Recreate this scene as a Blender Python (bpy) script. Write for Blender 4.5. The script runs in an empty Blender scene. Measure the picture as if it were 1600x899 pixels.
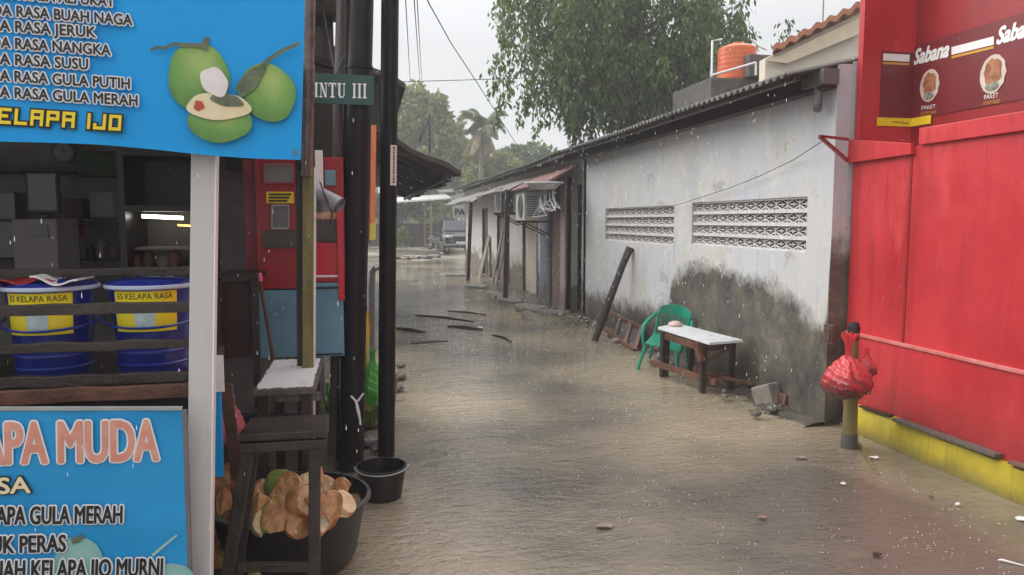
import bpy, bmesh, math, random
import numpy as np
from mathutils import Vector, Matrix
R = math.radians
random.seed(7)
SC = bpy.context.scene
COL = SC.collection

# ------------------------------------------------------------------ camera, world, sun, exposure
CH, F = 1.70, 1150.0                       # eye height, focal length in photo pixels
PITCH = math.atan(104.5 / F)
YAW = math.atan(232 * math.cos(PITCH) / F)
cam = bpy.data.cameras.new('camera'); cam_o = bpy.data.objects.new('camera', cam); COL.objects.link(cam_o)
cam_o.location = (0, 0, CH)
ROT = Matrix.Rotation(-YAW, 3, 'Z') @ Matrix.Rotation(math.pi / 2 - PITCH, 3, 'X')
cam_o.rotation_euler = ROT.to_euler()
cam.sensor_width = 36; cam.lens = 36 * F / 1600
cam.clip_start = .05; cam.clip_end = 2000
SC.camera = cam_o

W = bpy.data.worlds.new("World"); SC.world = W; W.use_nodes = True
nt = W.node_tree; nt.nodes.clear()
sky = nt.nodes.new('ShaderNodeTexSky'); sky.sky_type = 'NISHITA'; sky.sun_disc = False
SUN_EL, SUN_AZ = R(42), R(-62)
sky.sun_elevation = SUN_EL; sky.sun_rotation = SUN_AZ
sky.air_density = 1.6; sky.dust_density = 7; sky.ozone_density = 1
hs = nt.nodes.new('ShaderNodeHueSaturation'); hs.inputs['Saturation'].default_value = .10
mx = nt.nodes.new('ShaderNodeMix'); mx.data_type = 'RGBA'; mx.inputs[0].default_value = .72
mx.inputs[7].default_value = (7.7, 7.85, 8.1, 1)       # even cloud cover over the clear sky
bg = nt.nodes.new('ShaderNodeBackground'); bg.inputs[1].default_value = .078
out = nt.nodes.new('ShaderNodeOutputWorld')
nt.links.new(sky.outputs[0], hs.inputs['Color']); nt.links.new(hs.outputs[0], mx.inputs[6])
# overcast dome: the cloud deck is brighter overhead than near the horizon
wtc = nt.nodes.new('ShaderNodeTexCoord'); wsp = nt.nodes.new('ShaderNodeSeparateXYZ'); nt.links.new(wtc.outputs['Generated'], wsp.inputs[0])
wmr = nt.nodes.new('ShaderNodeMapRange'); wmr.inputs['From Min'].default_value = .22; wmr.inputs['From Max'].default_value = 1; wmr.inputs['To Min'].default_value = 1; wmr.inputs['To Max'].default_value = 2.6
nt.links.new(wsp.outputs['Z'], wmr.inputs['Value'])
wcl = nt.nodes.new('ShaderNodeTexNoise'); wcl.inputs['Scale'].default_value = 1.6; wcl.inputs['Detail'].default_value = 4
nt.links.new(wtc.outputs['Generated'], wcl.inputs['Vector'])
wcm = nt.nodes.new('ShaderNodeMapRange'); wcm.inputs['From Min'].default_value = .3; wcm.inputs['From Max'].default_value = .7; wcm.inputs['To Min'].default_value = .90; wcm.inputs['To Max'].default_value = 1.06; nt.links.new(wcl.outputs['Fac'], wcm.inputs['Value'])
wmu = nt.nodes.new('ShaderNodeMath'); wmu.operation = 'MULTIPLY'; nt.links.new(wmr.outputs[0], wmu.inputs[0]); nt.links.new(wcm.outputs[0], wmu.inputs[1])
wm2 = nt.nodes.new('ShaderNodeMath'); wm2.operation = 'MULTIPLY'; wm2.inputs[1].default_value = .075; nt.links.new(wmu.outputs[0], wm2.inputs[0]); nt.links.new(wm2.outputs[0], bg.inputs[1])
nt.links.new(mx.outputs[2], bg.inputs[0]); nt.links.new(bg.outputs[0], out.inputs[0])

sun = bpy.data.lights.new('sun', 'SUN'); sun.energy = 1.5; sun.angle = R(60); sun.color = (1, .97, .93)
sun_o = bpy.data.objects.new('sun', sun); COL.objects.link(sun_o)
sun_o.rotation_euler = (R(90) - SUN_EL, 0, math.pi - SUN_AZ)
SC.view_settings.view_transform = 'Standard'; SC.view_settings.look = 'None'
SC.view_settings.gamma = 1; SC.view_settings.exposure = 0.74
SC.view_settings.use_curve_mapping = False
SC.cycles.use_denoising = True
SC.cycles.max_bounces = 8; SC.cycles.volume_bounces = 1

# ------------------------------------------------------------------ pixel rays -> world points (surveying the photo)
CP = Vector((0, 0, CH))
def ray(px, py): return ROT @ Vector(((px - 800) / F, (449.5 - py) / F, -1))
def onX(px, py, X): d = ray(px, py); return CP + d * (X / d.x)
def onY(px, py, Y): d = ray(px, py); return CP + d * (Y / d.y)
def onZ(px, py, Z=0.): d = ray(px, py); return CP + d * ((Z - CH) / d.z)
def atD(px, py, D): return CP + ray(px, py) * D

# ------------------------------------------------------------------ mesh building
class MB:
    def __init__(s): s.v = []; s.f = []; s.m = []
    def add(s, v, f, mi=0):
        n = len(s.v); s.v += [tuple(p) for p in v]
        for q in f: s.f.append(tuple(i + n for i in q)); s.m.append(mi)
        return s
    def box(s, lo, hi, mi=0, rot=None, piv=None):
        x0, y0, z0 = lo; x1, y1, z1 = hi
        v = [Vector(p) for p in ((x0,y0,z0),(x1,y0,z0),(x1,y1,z0),(x0,y1,z0),(x0,y0,z1),(x1,y0,z1),(x1,y1,z1),(x0,y1,z1))]
        if rot is not None:
            c = Vector(piv) if piv is not None else sum(v, Vector()) / 8
            M = rot if isinstance(rot, Matrix) else Matrix.Rotation(rot, 3, 'Z')
            v = [M @ (p - c) + c for p in v]
        return s.add(v, [(0,3,2,1),(4,5,6,7),(0,1,5,4),(1,2,6,5),(2,3,7,6),(3,0,4,7)], mi)
    def beam(s, a, b, w, h, mi=0, up=(0,0,1)):
        a = Vector(a); b = Vector(b); d = (b - a).normalized(); u = Vector(up)
        if abs(d.dot(u)) > .95: u = Vector((0, 1, 0))
        sd = d.cross(u).normalized(); u = sd.cross(d)
        v = [p + sd * (i * w / 2) + u * (j * h / 2) for p in (a, b) for i, j in ((-1,-1),(1,-1),(1,1),(-1,1))]
        return s.add(v, [(0,1,2,3),(7,6,5,4),(0,4,5,1),(1,5,6,2),(2,6,7,3),(3,7,4,0)], mi)
    def tube(s, pts, rs, n=10, mi=0, cap=True):
        pts = [Vector(p) for p in pts]
        if not hasattr(rs, '__len__'): rs = [rs] * len(pts)
        rings = []
        ref = None
        for i, p in enumerate(pts):
            d = (pts[min(i+1, len(pts)-1)] - pts[max(i-1, 0)]).normalized()
            if ref is None:
                ref = Vector((1, 0, 0)) if abs(d.x) < .9 else Vector((0, 1, 0))
            a = (ref - d * ref.dot(d)).normalized(); b = d.cross(a); ref = a
            rings += [p + (a * math.cos(t) + b * math.sin(t)) * rs[i] for t in [2*math.pi*k/n for k in range(n)]]
        f = []
        for i in range(len(pts)-1):
            for k in range(n):
                f.append((i*n+k, i*n+(k+1)%n, (i+1)*n+(k+1)%n, (i+1)*n+k))
        if cap: f.append(tuple(range(n-1, -1, -1))); f.append(tuple(range((len(pts)-1)*n, len(pts)*n)))
        return s.add(rings, f, mi)
    def lathe(s, prof, n=28, c=(0,0,0), mi=0, wob=0, rng=None):
        v = []; c = Vector(c)
        for r, z in prof:
            for k in range(n):
                t = 2*math.pi*k/n
                rr = r * (1 + wob * math.sin(2*t + z*5))
                v.append(c + Vector((rr*math.cos(t), rr*math.sin(t), z)))
        f = []
        for i in range(len(prof)-1):
            for k in range(n): f.append((i*n+k, i*n+(k+1)%n, (i+1)*n+(k+1)%n, (i+1)*n+k))
        return s.add(v, f, mi)
    def prism(s, poly, d, mi=0):
        """closed polygon (3-D points) extruded by vector d"""
        n = len(poly); P = [Vector(p) for p in poly]; d = Vector(d)
        f = [tuple(range(n)), tuple(range(2*n-1, n-1, -1))] + [(i, i+n, (i+1)%n+n, (i+1)%n) for i in range(n)]
        return s.add(P + [p + d for p in P], f, mi)
    def sheet(s, fn, nu, nv, mi=0):
        v = [fn(i/nu, j/nv) for j in range(nv+1) for i in range(nu+1)]
        f = [(j*(nu+1)+i, j*(nu+1)+i+1, (j+1)*(nu+1)+i+1, (j+1)*(nu+1)+i) for j in range(nv) for i in range(nu)]
        return s.add(v, f, mi)
    def slab(s, fn, nu, nv, d, mi=0):
        """closed thin solid: sheet plus its copy shifted by d, joined round the rim"""
        d = Vector(d); A = [Vector(fn(i/nu, j/nv)) for j in range(nv+1) for i in range(nu+1)]; n = len(A)
        idx = lambda i, j: j*(nu+1)+i
        f = []
        for j in range(nv):
            for i in range(nu):
                q = (idx(i,j), idx(i+1,j), idx(i+1,j+1), idx(i,j+1)); f.append(q); f.append(tuple(k+n for k in reversed(q)))
        rim = [idx(i,0) for i in range(nu+1)] + [idx(nu,j) for j in range(1,nv+1)] + [idx(i,nv) for i in range(nu-1,-1,-1)] + [idx(0,j) for j in range(nv-1,0,-1)]
        for a, b in zip(rim, rim[1:]+rim[:1]): f.append((b, a, a+n, b+n))
        return s.add(A + [p + d for p in A], f, mi)
    def build(s, name, mats, parent=None, loc=None, smooth=False, bevel=0, sharp=True):
        if not isinstance(mats, (list, tuple)): mats = [mats]
        base = Vector(loc) if loc is not None else Vector((0,0,0))
        if parent is not None: base = WL[parent.name]
        me = bpy.data.meshes.new(name)
        me.from_pydata([tuple(Vector(p) - base) for p in s.v], [], s.f)
        for m in mats: me.materials.append(m)
        me.polygons.foreach_set('material_index', s.m)
        if bevel:
            bm = bmesh.new(); bm.from_mesh(me)
            bmesh.ops.recalc_face_normals(bm, faces=bm.faces)
            es = [e for e in bm.edges if len(e.link_faces) == 2 and e.calc_face_angle(0) > .6]
            bmesh.ops.bevel(bm, geom=es, offset=bevel, segments=2, affect='EDGES', profile=.6, clamp_overlap=True)
            bm.to_mesh(me); bm.free()
        else:
            bm = bmesh.new(); bm.from_mesh(me); bmesh.ops.recalc_face_normals(bm, faces=bm.faces); bm.to_mesh(me); bm.free()
        if smooth:
            me.polygons.foreach_set('use_smooth', [True]*len(me.polygons))
            try:
                if sharp: me.set_sharp_from_angle(angle=R(40))
            except Exception: pass
        me.update()
        o = bpy.data.objects.new(name, me); COL.objects.link(o)
        if parent is not None: o.parent = parent; WL[o.name] = base.copy()
        else: o.location = base; WL[o.name] = base.copy()
        return o
WL = {}
def thing(name, label, cat, loc=(0,0,0), group=None):
    o = bpy.data.objects.new(name, None); COL.objects.link(o); o.location = loc; o.empty_display_size = .1
    WL[o.name] = Vector(loc); o['label'] = label; o['category'] = cat
    if group: o['group'] = group
    return o
def tag(o, label, cat, group=None, kind=None):
    o['label'] = label; o['category'] = cat
    if group: o['group'] = group
    if kind: o['kind'] = kind
    return o
def struct(o): o['kind'] = 'structure'; return o
def copy_tree(root, loc, rot=None, label=None, scale=None):
    kids = {}
    for o in COL.objects: kids.setdefault(o.parent, []).append(o)
    def rec(o, parent):
        c = o.copy(); COL.objects.link(c); c.parent = parent
        for ch in kids.get(o, []): rec(ch, c)
        return c
    r = rec(root, None); r.location = loc
    if rot is not None: r.rotation_euler = rot
    if scale is not None: r.scale = scale
    if label: r['label'] = label
    return r

# ------------------------------------------------------------------ materials
MATS = {}
def mat(name, col, rough=.55, var=.25, scale=5., col2=None, bump=.15, bscale=30., metallic=0., coat=0., stretch=(1,1,1), thr=None, emis=None, spec=.5, trans=0, sss=0):
    if name in MATS: return MATS[name]
    m = bpy.data.materials.new(name); m.use_nodes = True; t = m.node_tree; N = t.nodes; L = t.links
    b = N['Principled BSDF']
    tc = N.new('ShaderNodeTexCoord'); mp = N.new('ShaderNodeMapping'); mp.inputs['Scale'].default_value = stretch
    L.new(tc.outputs['Object'], mp.inputs[0])
    no = N.new('ShaderNodeTexNoise'); no.inputs['Scale'].default_value = scale; no.inputs['Detail'].default_value = 7; no.inputs['Roughness'].default_value = .62
    L.new(mp.outputs[0], no.inputs['Vector'])
    cr = N.new('ShaderNodeValToRGB')
    a, z = (thr if thr else (.3, .7)); cr.color_ramp.elements[0].position = a; cr.color_ramp.elements[1].position = z
    c2 = col2 if col2 else tuple(min(1, c*(1+var)) for c in col)
    c1 = col if col2 else tuple(c*(1-var) for c in col)
    cr.color_ramp.elements[0].color = (*c1, 1); cr.color_ramp.elements[1].color = (*c2, 1)
    L.new(no.outputs['Fac'], cr.inputs[0]); L.new(cr.outputs[0], b.inputs['Base Color'])
    mr = N.new('ShaderNodeMapRange'); mr.inputs['To Min'].default_value = max(0, rough-.12); mr.inputs['To Max'].default_value = min(1, rough+.12)
    L.new(no.outputs['Fac'], mr.inputs['Value']); L.new(mr.outputs[0], b.inputs['Roughness'])
    if bump:
        n2 = N.new('ShaderNodeTexNoise'); n2.inputs['Scale'].default_value = bscale; n2.inputs['Detail'].default_value = 4
        L.new(mp.outputs[0], n2.inputs['Vector'])
        bp = N.new('ShaderNodeBump'); bp.inputs['Strength'].default_value = bump; bp.inputs['Distance'].default_value = .01
        L.new(n2.outputs['Fac'], bp.inputs['Height']); L.new(bp.outputs[0], b.inputs['Normal'])
    b.inputs['Metallic'].default_value = metallic; b.inputs['Coat Weight'].default_value = coat
    b.inputs['Specular IOR Level'].default_value = spec
    if trans: b.inputs['Transmission Weight'].default_value = trans
    if sss: b.inputs['Subsurface Weight'].default_value = sss; b.inputs['Subsurface Radius'].default_value = (.05,.05,.05)
    if emis: b.inputs['Emission Color'].default_value = (*emis[0], 1); b.inputs['Emission Strength'].default_value = emis[1]
    MATS[name] = m; return m
def leafmat(name, c1, c2, tr=.35, rough=.45):
    m = bpy.data.materials.new(name); m.use_nodes = True; t = m.node_tree; N = t.nodes; L = t.links
    b = N['Principled BSDF']; g = N.new('ShaderNodeNewGeometry'); cr = N.new('ShaderNodeValToRGB')
    cr.color_ramp.elements[0].color = (*c1, 1); cr.color_ramp.elements[1].color = (*c2, 1)
    L.new(g.outputs['Random Per Island'], cr.inputs[0]); L.new(cr.outputs[0], b.inputs['Base Color'])
    b.inputs['Roughness'].default_value = rough
    tl = N.new('ShaderNodeBsdfTranslucent'); L.new(cr.outputs[0], tl.inputs[0])
    ms = N.new('ShaderNodeMixShader'); ms.inputs[0].default_value = tr
    L.new(b.outputs[0], ms.inputs[1]); L.new(tl.outputs[0], ms.inputs[2]); L.new(ms.outputs[0], N['Material Output'].inputs[0])
    MATS[name] = m; return m

# ------------------------------------------------------------------ writing
def text2d(s, size=1., offset=0., shear=0., spacing=1.):
    c = bpy.data.curves.new('t', 'FONT'); c.body = s; c.size = size; c.offset = offset; c.shear = shear; c.space_character = spacing
    c.resolution_u = 3
    o = bpy.data.objects.new('t', c); COL.objects.link(o)
    dg = bpy.context.evaluated_depsgraph_get(); dg.update()
    me = bpy.data.meshes.new_from_object(o.evaluated_get(dg))
    V = [(v.co.x, v.co.y) for v in me.vertices]; Fc = [tuple(p.vertices) for p in me.polygons]
    bpy.data.objects.remove(o); bpy.data.curves.remove(c); bpy.data.meshes.remove(me)
    return V, Fc
def text_on(name, s, sub, pL, pR, cap, k, mt, parent, off=0., shear=0., spacing=1., k2=None):
    """write s so that its ending `sub` runs from world point pL to pR along the baseline, capitals `cap` metres high, lifted k off the surface (towards -Y by default); off = stroke thickening in metres"""
    pL = Vector(pL); pR = Vector(pR); nrm = Vector(k2) if k2 is not None else Vector((0,-1,0))
    V, Fc = text2d(s, 1, 0, shear, spacing); Vs, _ = text2d(sub, 1, 0, shear, spacing)
    xr = max(v[0] for v in V); ws = max(v[0] for v in Vs) - min(v[0] for v in Vs)
    u = (pR - pL); sx = u.length / ws; u.normalize(); w = nrm.cross(u); w = -w if w.z < 0 else w
    sy = cap / .7
    mb = MB(); n = 1 if off <= 0 else (12 if off > .0025 else 8)
    for j in range(n):
        t = 2*math.pi*j/n; dx, dy = (off*math.cos(t), off*math.sin(t)) if off > 0 else (0, 0)
        mb.add([pR + u * ((x - xr) * sx + dx) + w * (y * sy + dy) + nrm * (k + j*2e-5) for x, y in V], Fc)
    return mb.build(name, mt, parent)

# ------------------------------------------------------------------ walls with openings
def wall_x(mb, X, th, y0, y1, z0, z1, holes, mi=0, top=None):
    """wall in the plane x=X, thickness th towards +x, with rectangular holes (ya,yb,za,zb)"""
    ys = sorted({y0, y1, *[h[0] for h in holes], *[h[1] for h in holes]}); zs = sorted({z0, z1, *[h[2] for h in holes], *[h[3] for h in holes]})
    ys = [y for y in ys if y0 <= y <= y1]; zs = [z for z in zs if z0 <= z <= z1]
    inh = lambda y, z: any(h[0] < y < h[1] and h[2] < z < h[3] for h in holes)
    solid = {}
    for i in range(len(ys)-1):
        for j in range(len(zs)-1): solid[i, j] = not inh((ys[i]+ys[i+1])/2, (zs[j]+zs[j+1])/2)
    for (i, j), sd in solid.items():
        if not sd: continue
        a, b, c, d = ys[i], ys[i+1], zs[j], zs[j+1]
        for XX in (X, X+th): mb.add([(XX,a,c),(XX,b,c),(XX,b,d),(XX,a,d)], [(0,1,2,3)], mi)
        if not solid.get((i-1,j), False): mb.add([(X,a,c),(X+th,a,c),(X+th,a,d),(X,a,d)], [(0,1,2,3)], mi)
        if not solid.get((i+1,j), False): mb.add([(X,b,c),(X+th,b,c),(X+th,b,d),(X,b,d)], [(0,1,2,3)], mi)
        if not solid.get((i,j-1), False): mb.add([(X,a,c),(X+th,a,c),(X+th,b,c),(X,b,c)], [(0,1,2,3)], mi)
        if not solid.get((i,j+1), False): mb.add([(X,a,d),(X+th,a,d),(X+th,b,d),(X,b,d)], [(0,1,2,3)], mi)
    return mb

# ------------------------------------------------------------------ foliage
RNG = np.random.default_rng(11)
def leaf_quads(centers, size, rng=RNG, droop=0., width=.45, dirs=None):
    """one rhombus leaf per centre; returns verts, faces"""
    n = len(centers); c = np.asarray(centers)
    d = rng.normal(size=(n,3)) if dirs is None else np.asarray(dirs) + rng.normal(size=(n,3))*.35
    d[:,2] -= droop; d /= np.linalg.norm(d, axis=1)[:,None]
    r = rng.normal(size=(n,3)); s = np.cross(d, r); s /= np.linalg.norm(s, axis=1)[:,None]
    L = (size * rng.uniform(.65, 1.35, n))[:,None]
    a = c; b = c + d*L*.45 + s*L*width*.5; e = c + d*L; f = c + d*L*.45 - s*L*width*.5
    V = np.stack([a,b,e,f], 1).reshape(-1,3)
    return V.tolist(), [(4*i,4*i+1,4*i+2,4*i+3) for i in range(n)]
def blob_points(n, c, r, rng=RNG, shell=.55):
    p = rng.normal(size=(n,3)); p /= np.linalg.norm(p, axis=1)[:,None]
    rad = rng.uniform(shell, 1, n)[:,None]**.7
    return np.asarray(c) + p*rad*np.asarray(r)
def leaf_object(name, mt, V, Fc, parent):
    base = WL[parent.name]; me = bpy.data.meshes.new(name)
    A = np.asarray(V) - np.asarray(base)
    me.from_pydata(A.tolist(), [], Fc); me.materials.append(mt); me.update()
    o = bpy.data.objects.new(name, me); COL.objects.link(o); o.parent = parent; WL[o.name] = base.copy()
    return o

# ================================================================== MATERIALS
def water_material():
    m = bpy.data.materials.new('muddy_water'); m.use_nodes = True; t = m.node_tree; N = t.nodes; L = t.links; b = N['Principled BSDF']
    tc = N.new('ShaderNodeTexCoord')
    no = N.new('ShaderNodeTexNoise'); no.inputs['Scale'].default_value = .42; no.inputs['Detail'].default_value = 6
    L.new(tc.outputs['Object'], no.inputs['Vector'])
    cr = N.new('ShaderNodeValToRGB'); cr.color_ramp.elements[0].position = .40; cr.color_ramp.elements[1].position = .60
    cr.color_ramp.elements[0].color = (.125,.112,.090,1); cr.color_ramp.elements[1].color = (.345,.285,.195,1)  # silt tones; the dark end also puts broad reflections into the colour
    L.new(no.outputs['Fac'], cr.inputs[0])
    def noise(sc, det, st, dist=0):
        mp = N.new('ShaderNodeMapping'); mp.inputs['Scale'].default_value = st; L.new(tc.outputs['Object'], mp.inputs[0])
        n = N.new('ShaderNodeTexNoise'); n.inputs['Scale'].default_value = sc; n.inputs['Detail'].default_value = det; n.inputs['Distortion'].default_value = dist
        L.new(mp.outputs[0], n.inputs['Vector']); return n.outputs['Fac']
    def rings(sc, k):
        v = N.new('ShaderNodeTexVoronoi'); v.inputs['Scale'].default_value = sc; L.new(tc.outputs['Object'], v.inputs['Vector'])
        a = N.new('ShaderNodeMath'); a.operation = 'MULTIPLY'; a.inputs[1].default_value = k; L.new(v.outputs['Distance'], a.inputs[0])
        s = N.new('ShaderNodeMath'); s.operation = 'SINE'; L.new(a.outputs[0], s.inputs[0])
        f = N.new('ShaderNodeMapRange'); f.inputs['From Min'].default_value = 0; f.inputs['From Max'].default_value = .55; f.inputs['To Min'].default_value = 1; f.inputs['To Max'].default_value = 0
        L.new(v.outputs['Distance'], f.inputs['Value'])
        p = N.new('ShaderNodeMath'); p.operation = 'MULTIPLY'; L.new(s.outputs[0], p.inputs[0]); L.new(f.outputs[0], p.inputs[1]); return p.outputs[0]
    def add(a, ka, b_, kb):
        x = N.new('ShaderNodeMath'); x.operation = 'MULTIPLY'; x.inputs[1].default_value = ka; L.new(a, x.inputs[0])
        y = N.new('ShaderNodeMath'); y.operation = 'MULTIPLY_ADD'; y.inputs[1].default_value = kb; L.new(b_, y.inputs[0]); L.new(x.outputs[0], y.inputs[2]); return y.outputs[0]
    h = add(noise(1.7, 3, (.8,1.2,1), .6), 2.2, noise(17, 2, (.7,1.4,1), .9), 1.5)
    h = add(h, 1, noise(7, 2, (.6,1.3,1), .9), 1.7)
    h = add(h, 1, noise(42, 2, (.9,1.3,1)), .5)
    h = add(h, 1, rings(6, 34), .17); h = add(h, 1, rings(11, 26), .10)
    bp = N.new('ShaderNodeBump'); bp.inputs['Strength'].default_value = 1.0; bp.inputs['Distance'].default_value = .0062
    L.new(h, bp.inputs['Height'])
    # silt scatters light under a still surface, the rippled skin only reflects
    df = N.new('ShaderNodeBsdfDiffuse'); L.new(cr.outputs[0], df.inputs['Color'])
    gl = N.new('ShaderNodeBsdfGlossy'); gl.inputs['Roughness'].default_value = .03; L.new(bp.outputs[0], gl.inputs['Normal'])
    fr = N.new('ShaderNodeFresnel'); fr.inputs['IOR'].default_value = 1.6; L.new(bp.outputs[0], fr.inputs['Normal'])
    ms = N.new('ShaderNodeMixShader'); L.new(fr.outputs[0], ms.inputs[0]); L.new(df.outputs[0], ms.inputs[1]); L.new(gl.outputs[0], ms.inputs[2])
    N.remove(b); L.new(ms.outputs[0], N['Material Output'].inputs[0])
    return m
M_water = water_material()
M_mud = mat('wet_mud', (.035,.03,.024), .35, col2=(.10,.085,.065), scale=7, bump=.6, bscale=25)
M_ground = mat('ground_mud', (.07,.058,.042), .6, col2=(.13,.105,.075), scale=.8, bump=.4)
M_conc = mat('wet_concrete', (.14,.13,.115), .4, col2=(.27,.25,.215), scale=5, bump=.4)
M_concd = mat('dark_concrete', (.05,.047,.042), .4, col2=(.13,.12,.105), scale=6, bump=.5)
M_wood = mat('dark_wet_wood', (.014,.010,.008), .38, col2=(.046,.033,.026), scale=5, stretch=(1,1,1), bump=.5, bscale=40)
M_woodb = mat('brown_wood', (.06,.025,.015), .45, col2=(.17,.075,.045), scale=6, bump=.4, bscale=50)
M_woodg = mat('grey_weathered_wood', (.055,.047,.040), .5, col2=(.15,.13,.11), scale=9, stretch=(3,3,.4), bump=.5)
M_olive = mat('olive_timber', (.10,.085,.025), .5, col2=(.25,.21,.07), scale=7, stretch=(3,3,.5), bump=.4)
M_black = mat('black_painted_pipe', (.004,.005,.006), .42, col2=(.010,.011,.012), scale=9, bump=.15, bscale=20, spec=.25)
M_postw = mat('pale_steel_post', (.46,.45,.43), .42, col2=(.53,.52,.50), scale=3, stretch=(6,6,.8), thr=(.25,.5), bump=.1)
def worn_paint(name, a_, b_, foot, fz, rough=.34, scratch=(.6,.35,.33), grain=1.):
    m = bpy.data.materials.new(name); m.use_nodes = True; t = m.node_tree; N = t.nodes; L = t.links; b = N['Principled BSDF']
    tc = N.new('ShaderNodeTexCoord'); sp = N.new('ShaderNodeSeparateXYZ'); ge = N.new('ShaderNodeNewGeometry'); L.new(ge.outputs['Position'], sp.inputs[0])
    def noise(sc, det, st, rg=.6):
        mp = N.new('ShaderNodeMapping'); mp.inputs['Scale'].default_value = st; L.new(ge.outputs['Position'], mp.inputs[0]); n = N.new('ShaderNodeTexNoise'); n.inputs['Scale'].default_value = sc; n.inputs['Detail'].default_value = det; n.inputs['Roughness'].default_value = rg; L.new(mp.outputs[0], n.inputs['Vector']); return n.outputs['Fac']
    def rmp(f, lo, hi):
        r = N.new('ShaderNodeMapRange'); r.inputs['From Min'].default_value = lo; r.inputs['From Max'].default_value = hi; L.new(f, r.inputs['Value']); return r.outputs[0]
    def mixc(f, x, y, k=1.):
        q = N.new('ShaderNodeMix'); q.data_type = 'RGBA'; s_ = N.new('ShaderNodeMath'); s_.operation = 'MULTIPLY'; s_.inputs[1].default_value = k; L.new(f, s_.inputs[0]); L.new(s_.outputs[0], q.inputs[0])
        for i, v in ((6,x),(7,y)):
            if isinstance(v, tuple): q.inputs[i].default_value = (*v,1)
            else: L.new(v, q.inputs[i])
        return q.outputs[2]
    c = mixc(rmp(noise(1.1*grain, 8, (1,1,.8), .65), .35, .65), a_, b_)
    c = mixc(rmp(noise(5*grain, 6, (1,3,.12)), .52, .75), c, tuple(x*.62 for x in a_), .55)         # rain runs
    c = mixc(rmp(noise(2.2*grain, 9, (1,1,.3), .7), .60, .70), c, tuple(min(1, x*1.12+.035) for x in b_), .6)   # faded areas
    sc_ = noise(30*grain, 4, (1,.5,1.2), .8); c = mixc(rmp(sc_, .70, .73), c, scratch, .5)
    ft = N.new('ShaderNodeMath'); ft.operation = 'MULTIPLY_ADD'; ft.inputs[1].default_value = -fz*1.6; L.new(noise(6, 8, (1,1,1), .7), ft.inputs[0]); L.new(sp.outputs['Z'], ft.inputs[2])
    inv = N.new('ShaderNodeMapRange'); inv.inputs['From Min'].default_value = fz*.35; inv.inputs['From Max'].default_value = -fz*.75; L.new(ft.outputs[0], inv.inputs['Value'])
    c = mixc(inv.outputs[0], c, foot, .75)
    L.new(c, b.inputs['Base Color']); rr_ = N.new('ShaderNodeMapRange'); rr_.inputs['To Min'].default_value = rough-.14; rr_.inputs['To Max'].default_value = rough+.2; L.new(noise(3, 6, (1,1,.4)), rr_.inputs['Value']); L.new(rr_.outputs[0], b.inputs['Roughness'])
    bp = N.new('ShaderNodeBump'); bp.inputs['Strength'].default_value = .5; bp.inputs['Distance'].default_value = .02; L.new(noise(2.3, 3, (1,1,1)), bp.inputs['Height'])
    b2 = N.new('ShaderNodeBump'); b2.inputs['Strength'].default_value = .25; b2.inputs['Distance'].default_value = .004; L.new(noise(45, 4, (1,1,1)), b2.inputs['Height']); L.new(bp.outputs[0], b2.inputs['Normal']); L.new(b2.outputs[0], b.inputs['Normal'])
    return m
M_red = worn_paint('red_kiosk_paint', (.40,.018,.023), (.58,.040,.047), (.16,.03,.022), .42)
M_yel = worn_paint('yellow_kerb_worn', (.40,.31,.02), (.58,.46,.03), (.12,.10,.05), .10, .45, (.25,.22,.18), 3.)
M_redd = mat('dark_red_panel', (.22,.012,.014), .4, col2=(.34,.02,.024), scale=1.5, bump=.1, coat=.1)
M_maroon = mat('maroon_banner', (.125,.010,.014), .38, col2=(.20,.018,.024), scale=2, stretch=(1,1,.3), bump=.15, bscale=6, coat=.15)
M_gold = mat('gold_print', (.55,.30,.03), .45, var=.1, bump=0)
M_white = mat('white_print', (.78,.78,.76), .45, var=.05, bump=0)
M_creamp = mat('cream_print', (.75,.66,.42), .45, var=.05, bump=0)
M_ink = mat('black_print', (.012,.012,.016), .45, var=.1, bump=0)
M_salmon = mat('salmon_print', (.55,.20,.14), .45, col2=(.68,.33,.25), scale=14, bump=0)
M_yprint = mat('yellow_print', (.80,.62,.015), .45, var=.05, bump=0)
M_label = mat('yellow_label', (.82,.66,.01), .35, var=.06, bump=0, coat=.3)
M_blue = mat('blue_banner', (.003,.29,.70), .5, col2=(.006,.36,.82), scale=2, bump=.6, bscale=3.5, spec=.3)
M_blue2 = mat('blue_banner_lower', (.006,.24,.54), .48, col2=(.02,.32,.64), scale=2.5, bump=.6, bscale=4, spec=.35)
M_bucket = mat('blue_plastic', (.008,.018,.21), .32, var=.15, bump=.05, coat=.2)
M_bucketl = mat('blue_lid', (.012,.028,.24), .3, var=.12, bump=.05, coat=.3)
M_rim = mat('pale_rim', (.50,.56,.72), .35, var=.1, bump=0)
M_plw = mat('white_paint_wood', (.62,.60,.56), .4, col2=(.80,.79,.76), scale=8, bump=.25, thr=(.25,.45))
M_foam = mat('white_board', (.72,.73,.74), .3, var=.06, bump=.05, coat=.2)
M_green = mat('street_sign_green', (.004,.055,.045), .35, var=.15, bump=0, coat=.3)
M_teal = mat('green_plastic', (.0,.26,.165), .3, var=.12, bump=.03, coat=.2)
M_bag = mat('red_plastic_bag', (.62,.045,.055), .28, col2=(.80,.10,.10), scale=6, bump=.5, bscale=18, coat=.4, sss=.2)
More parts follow.
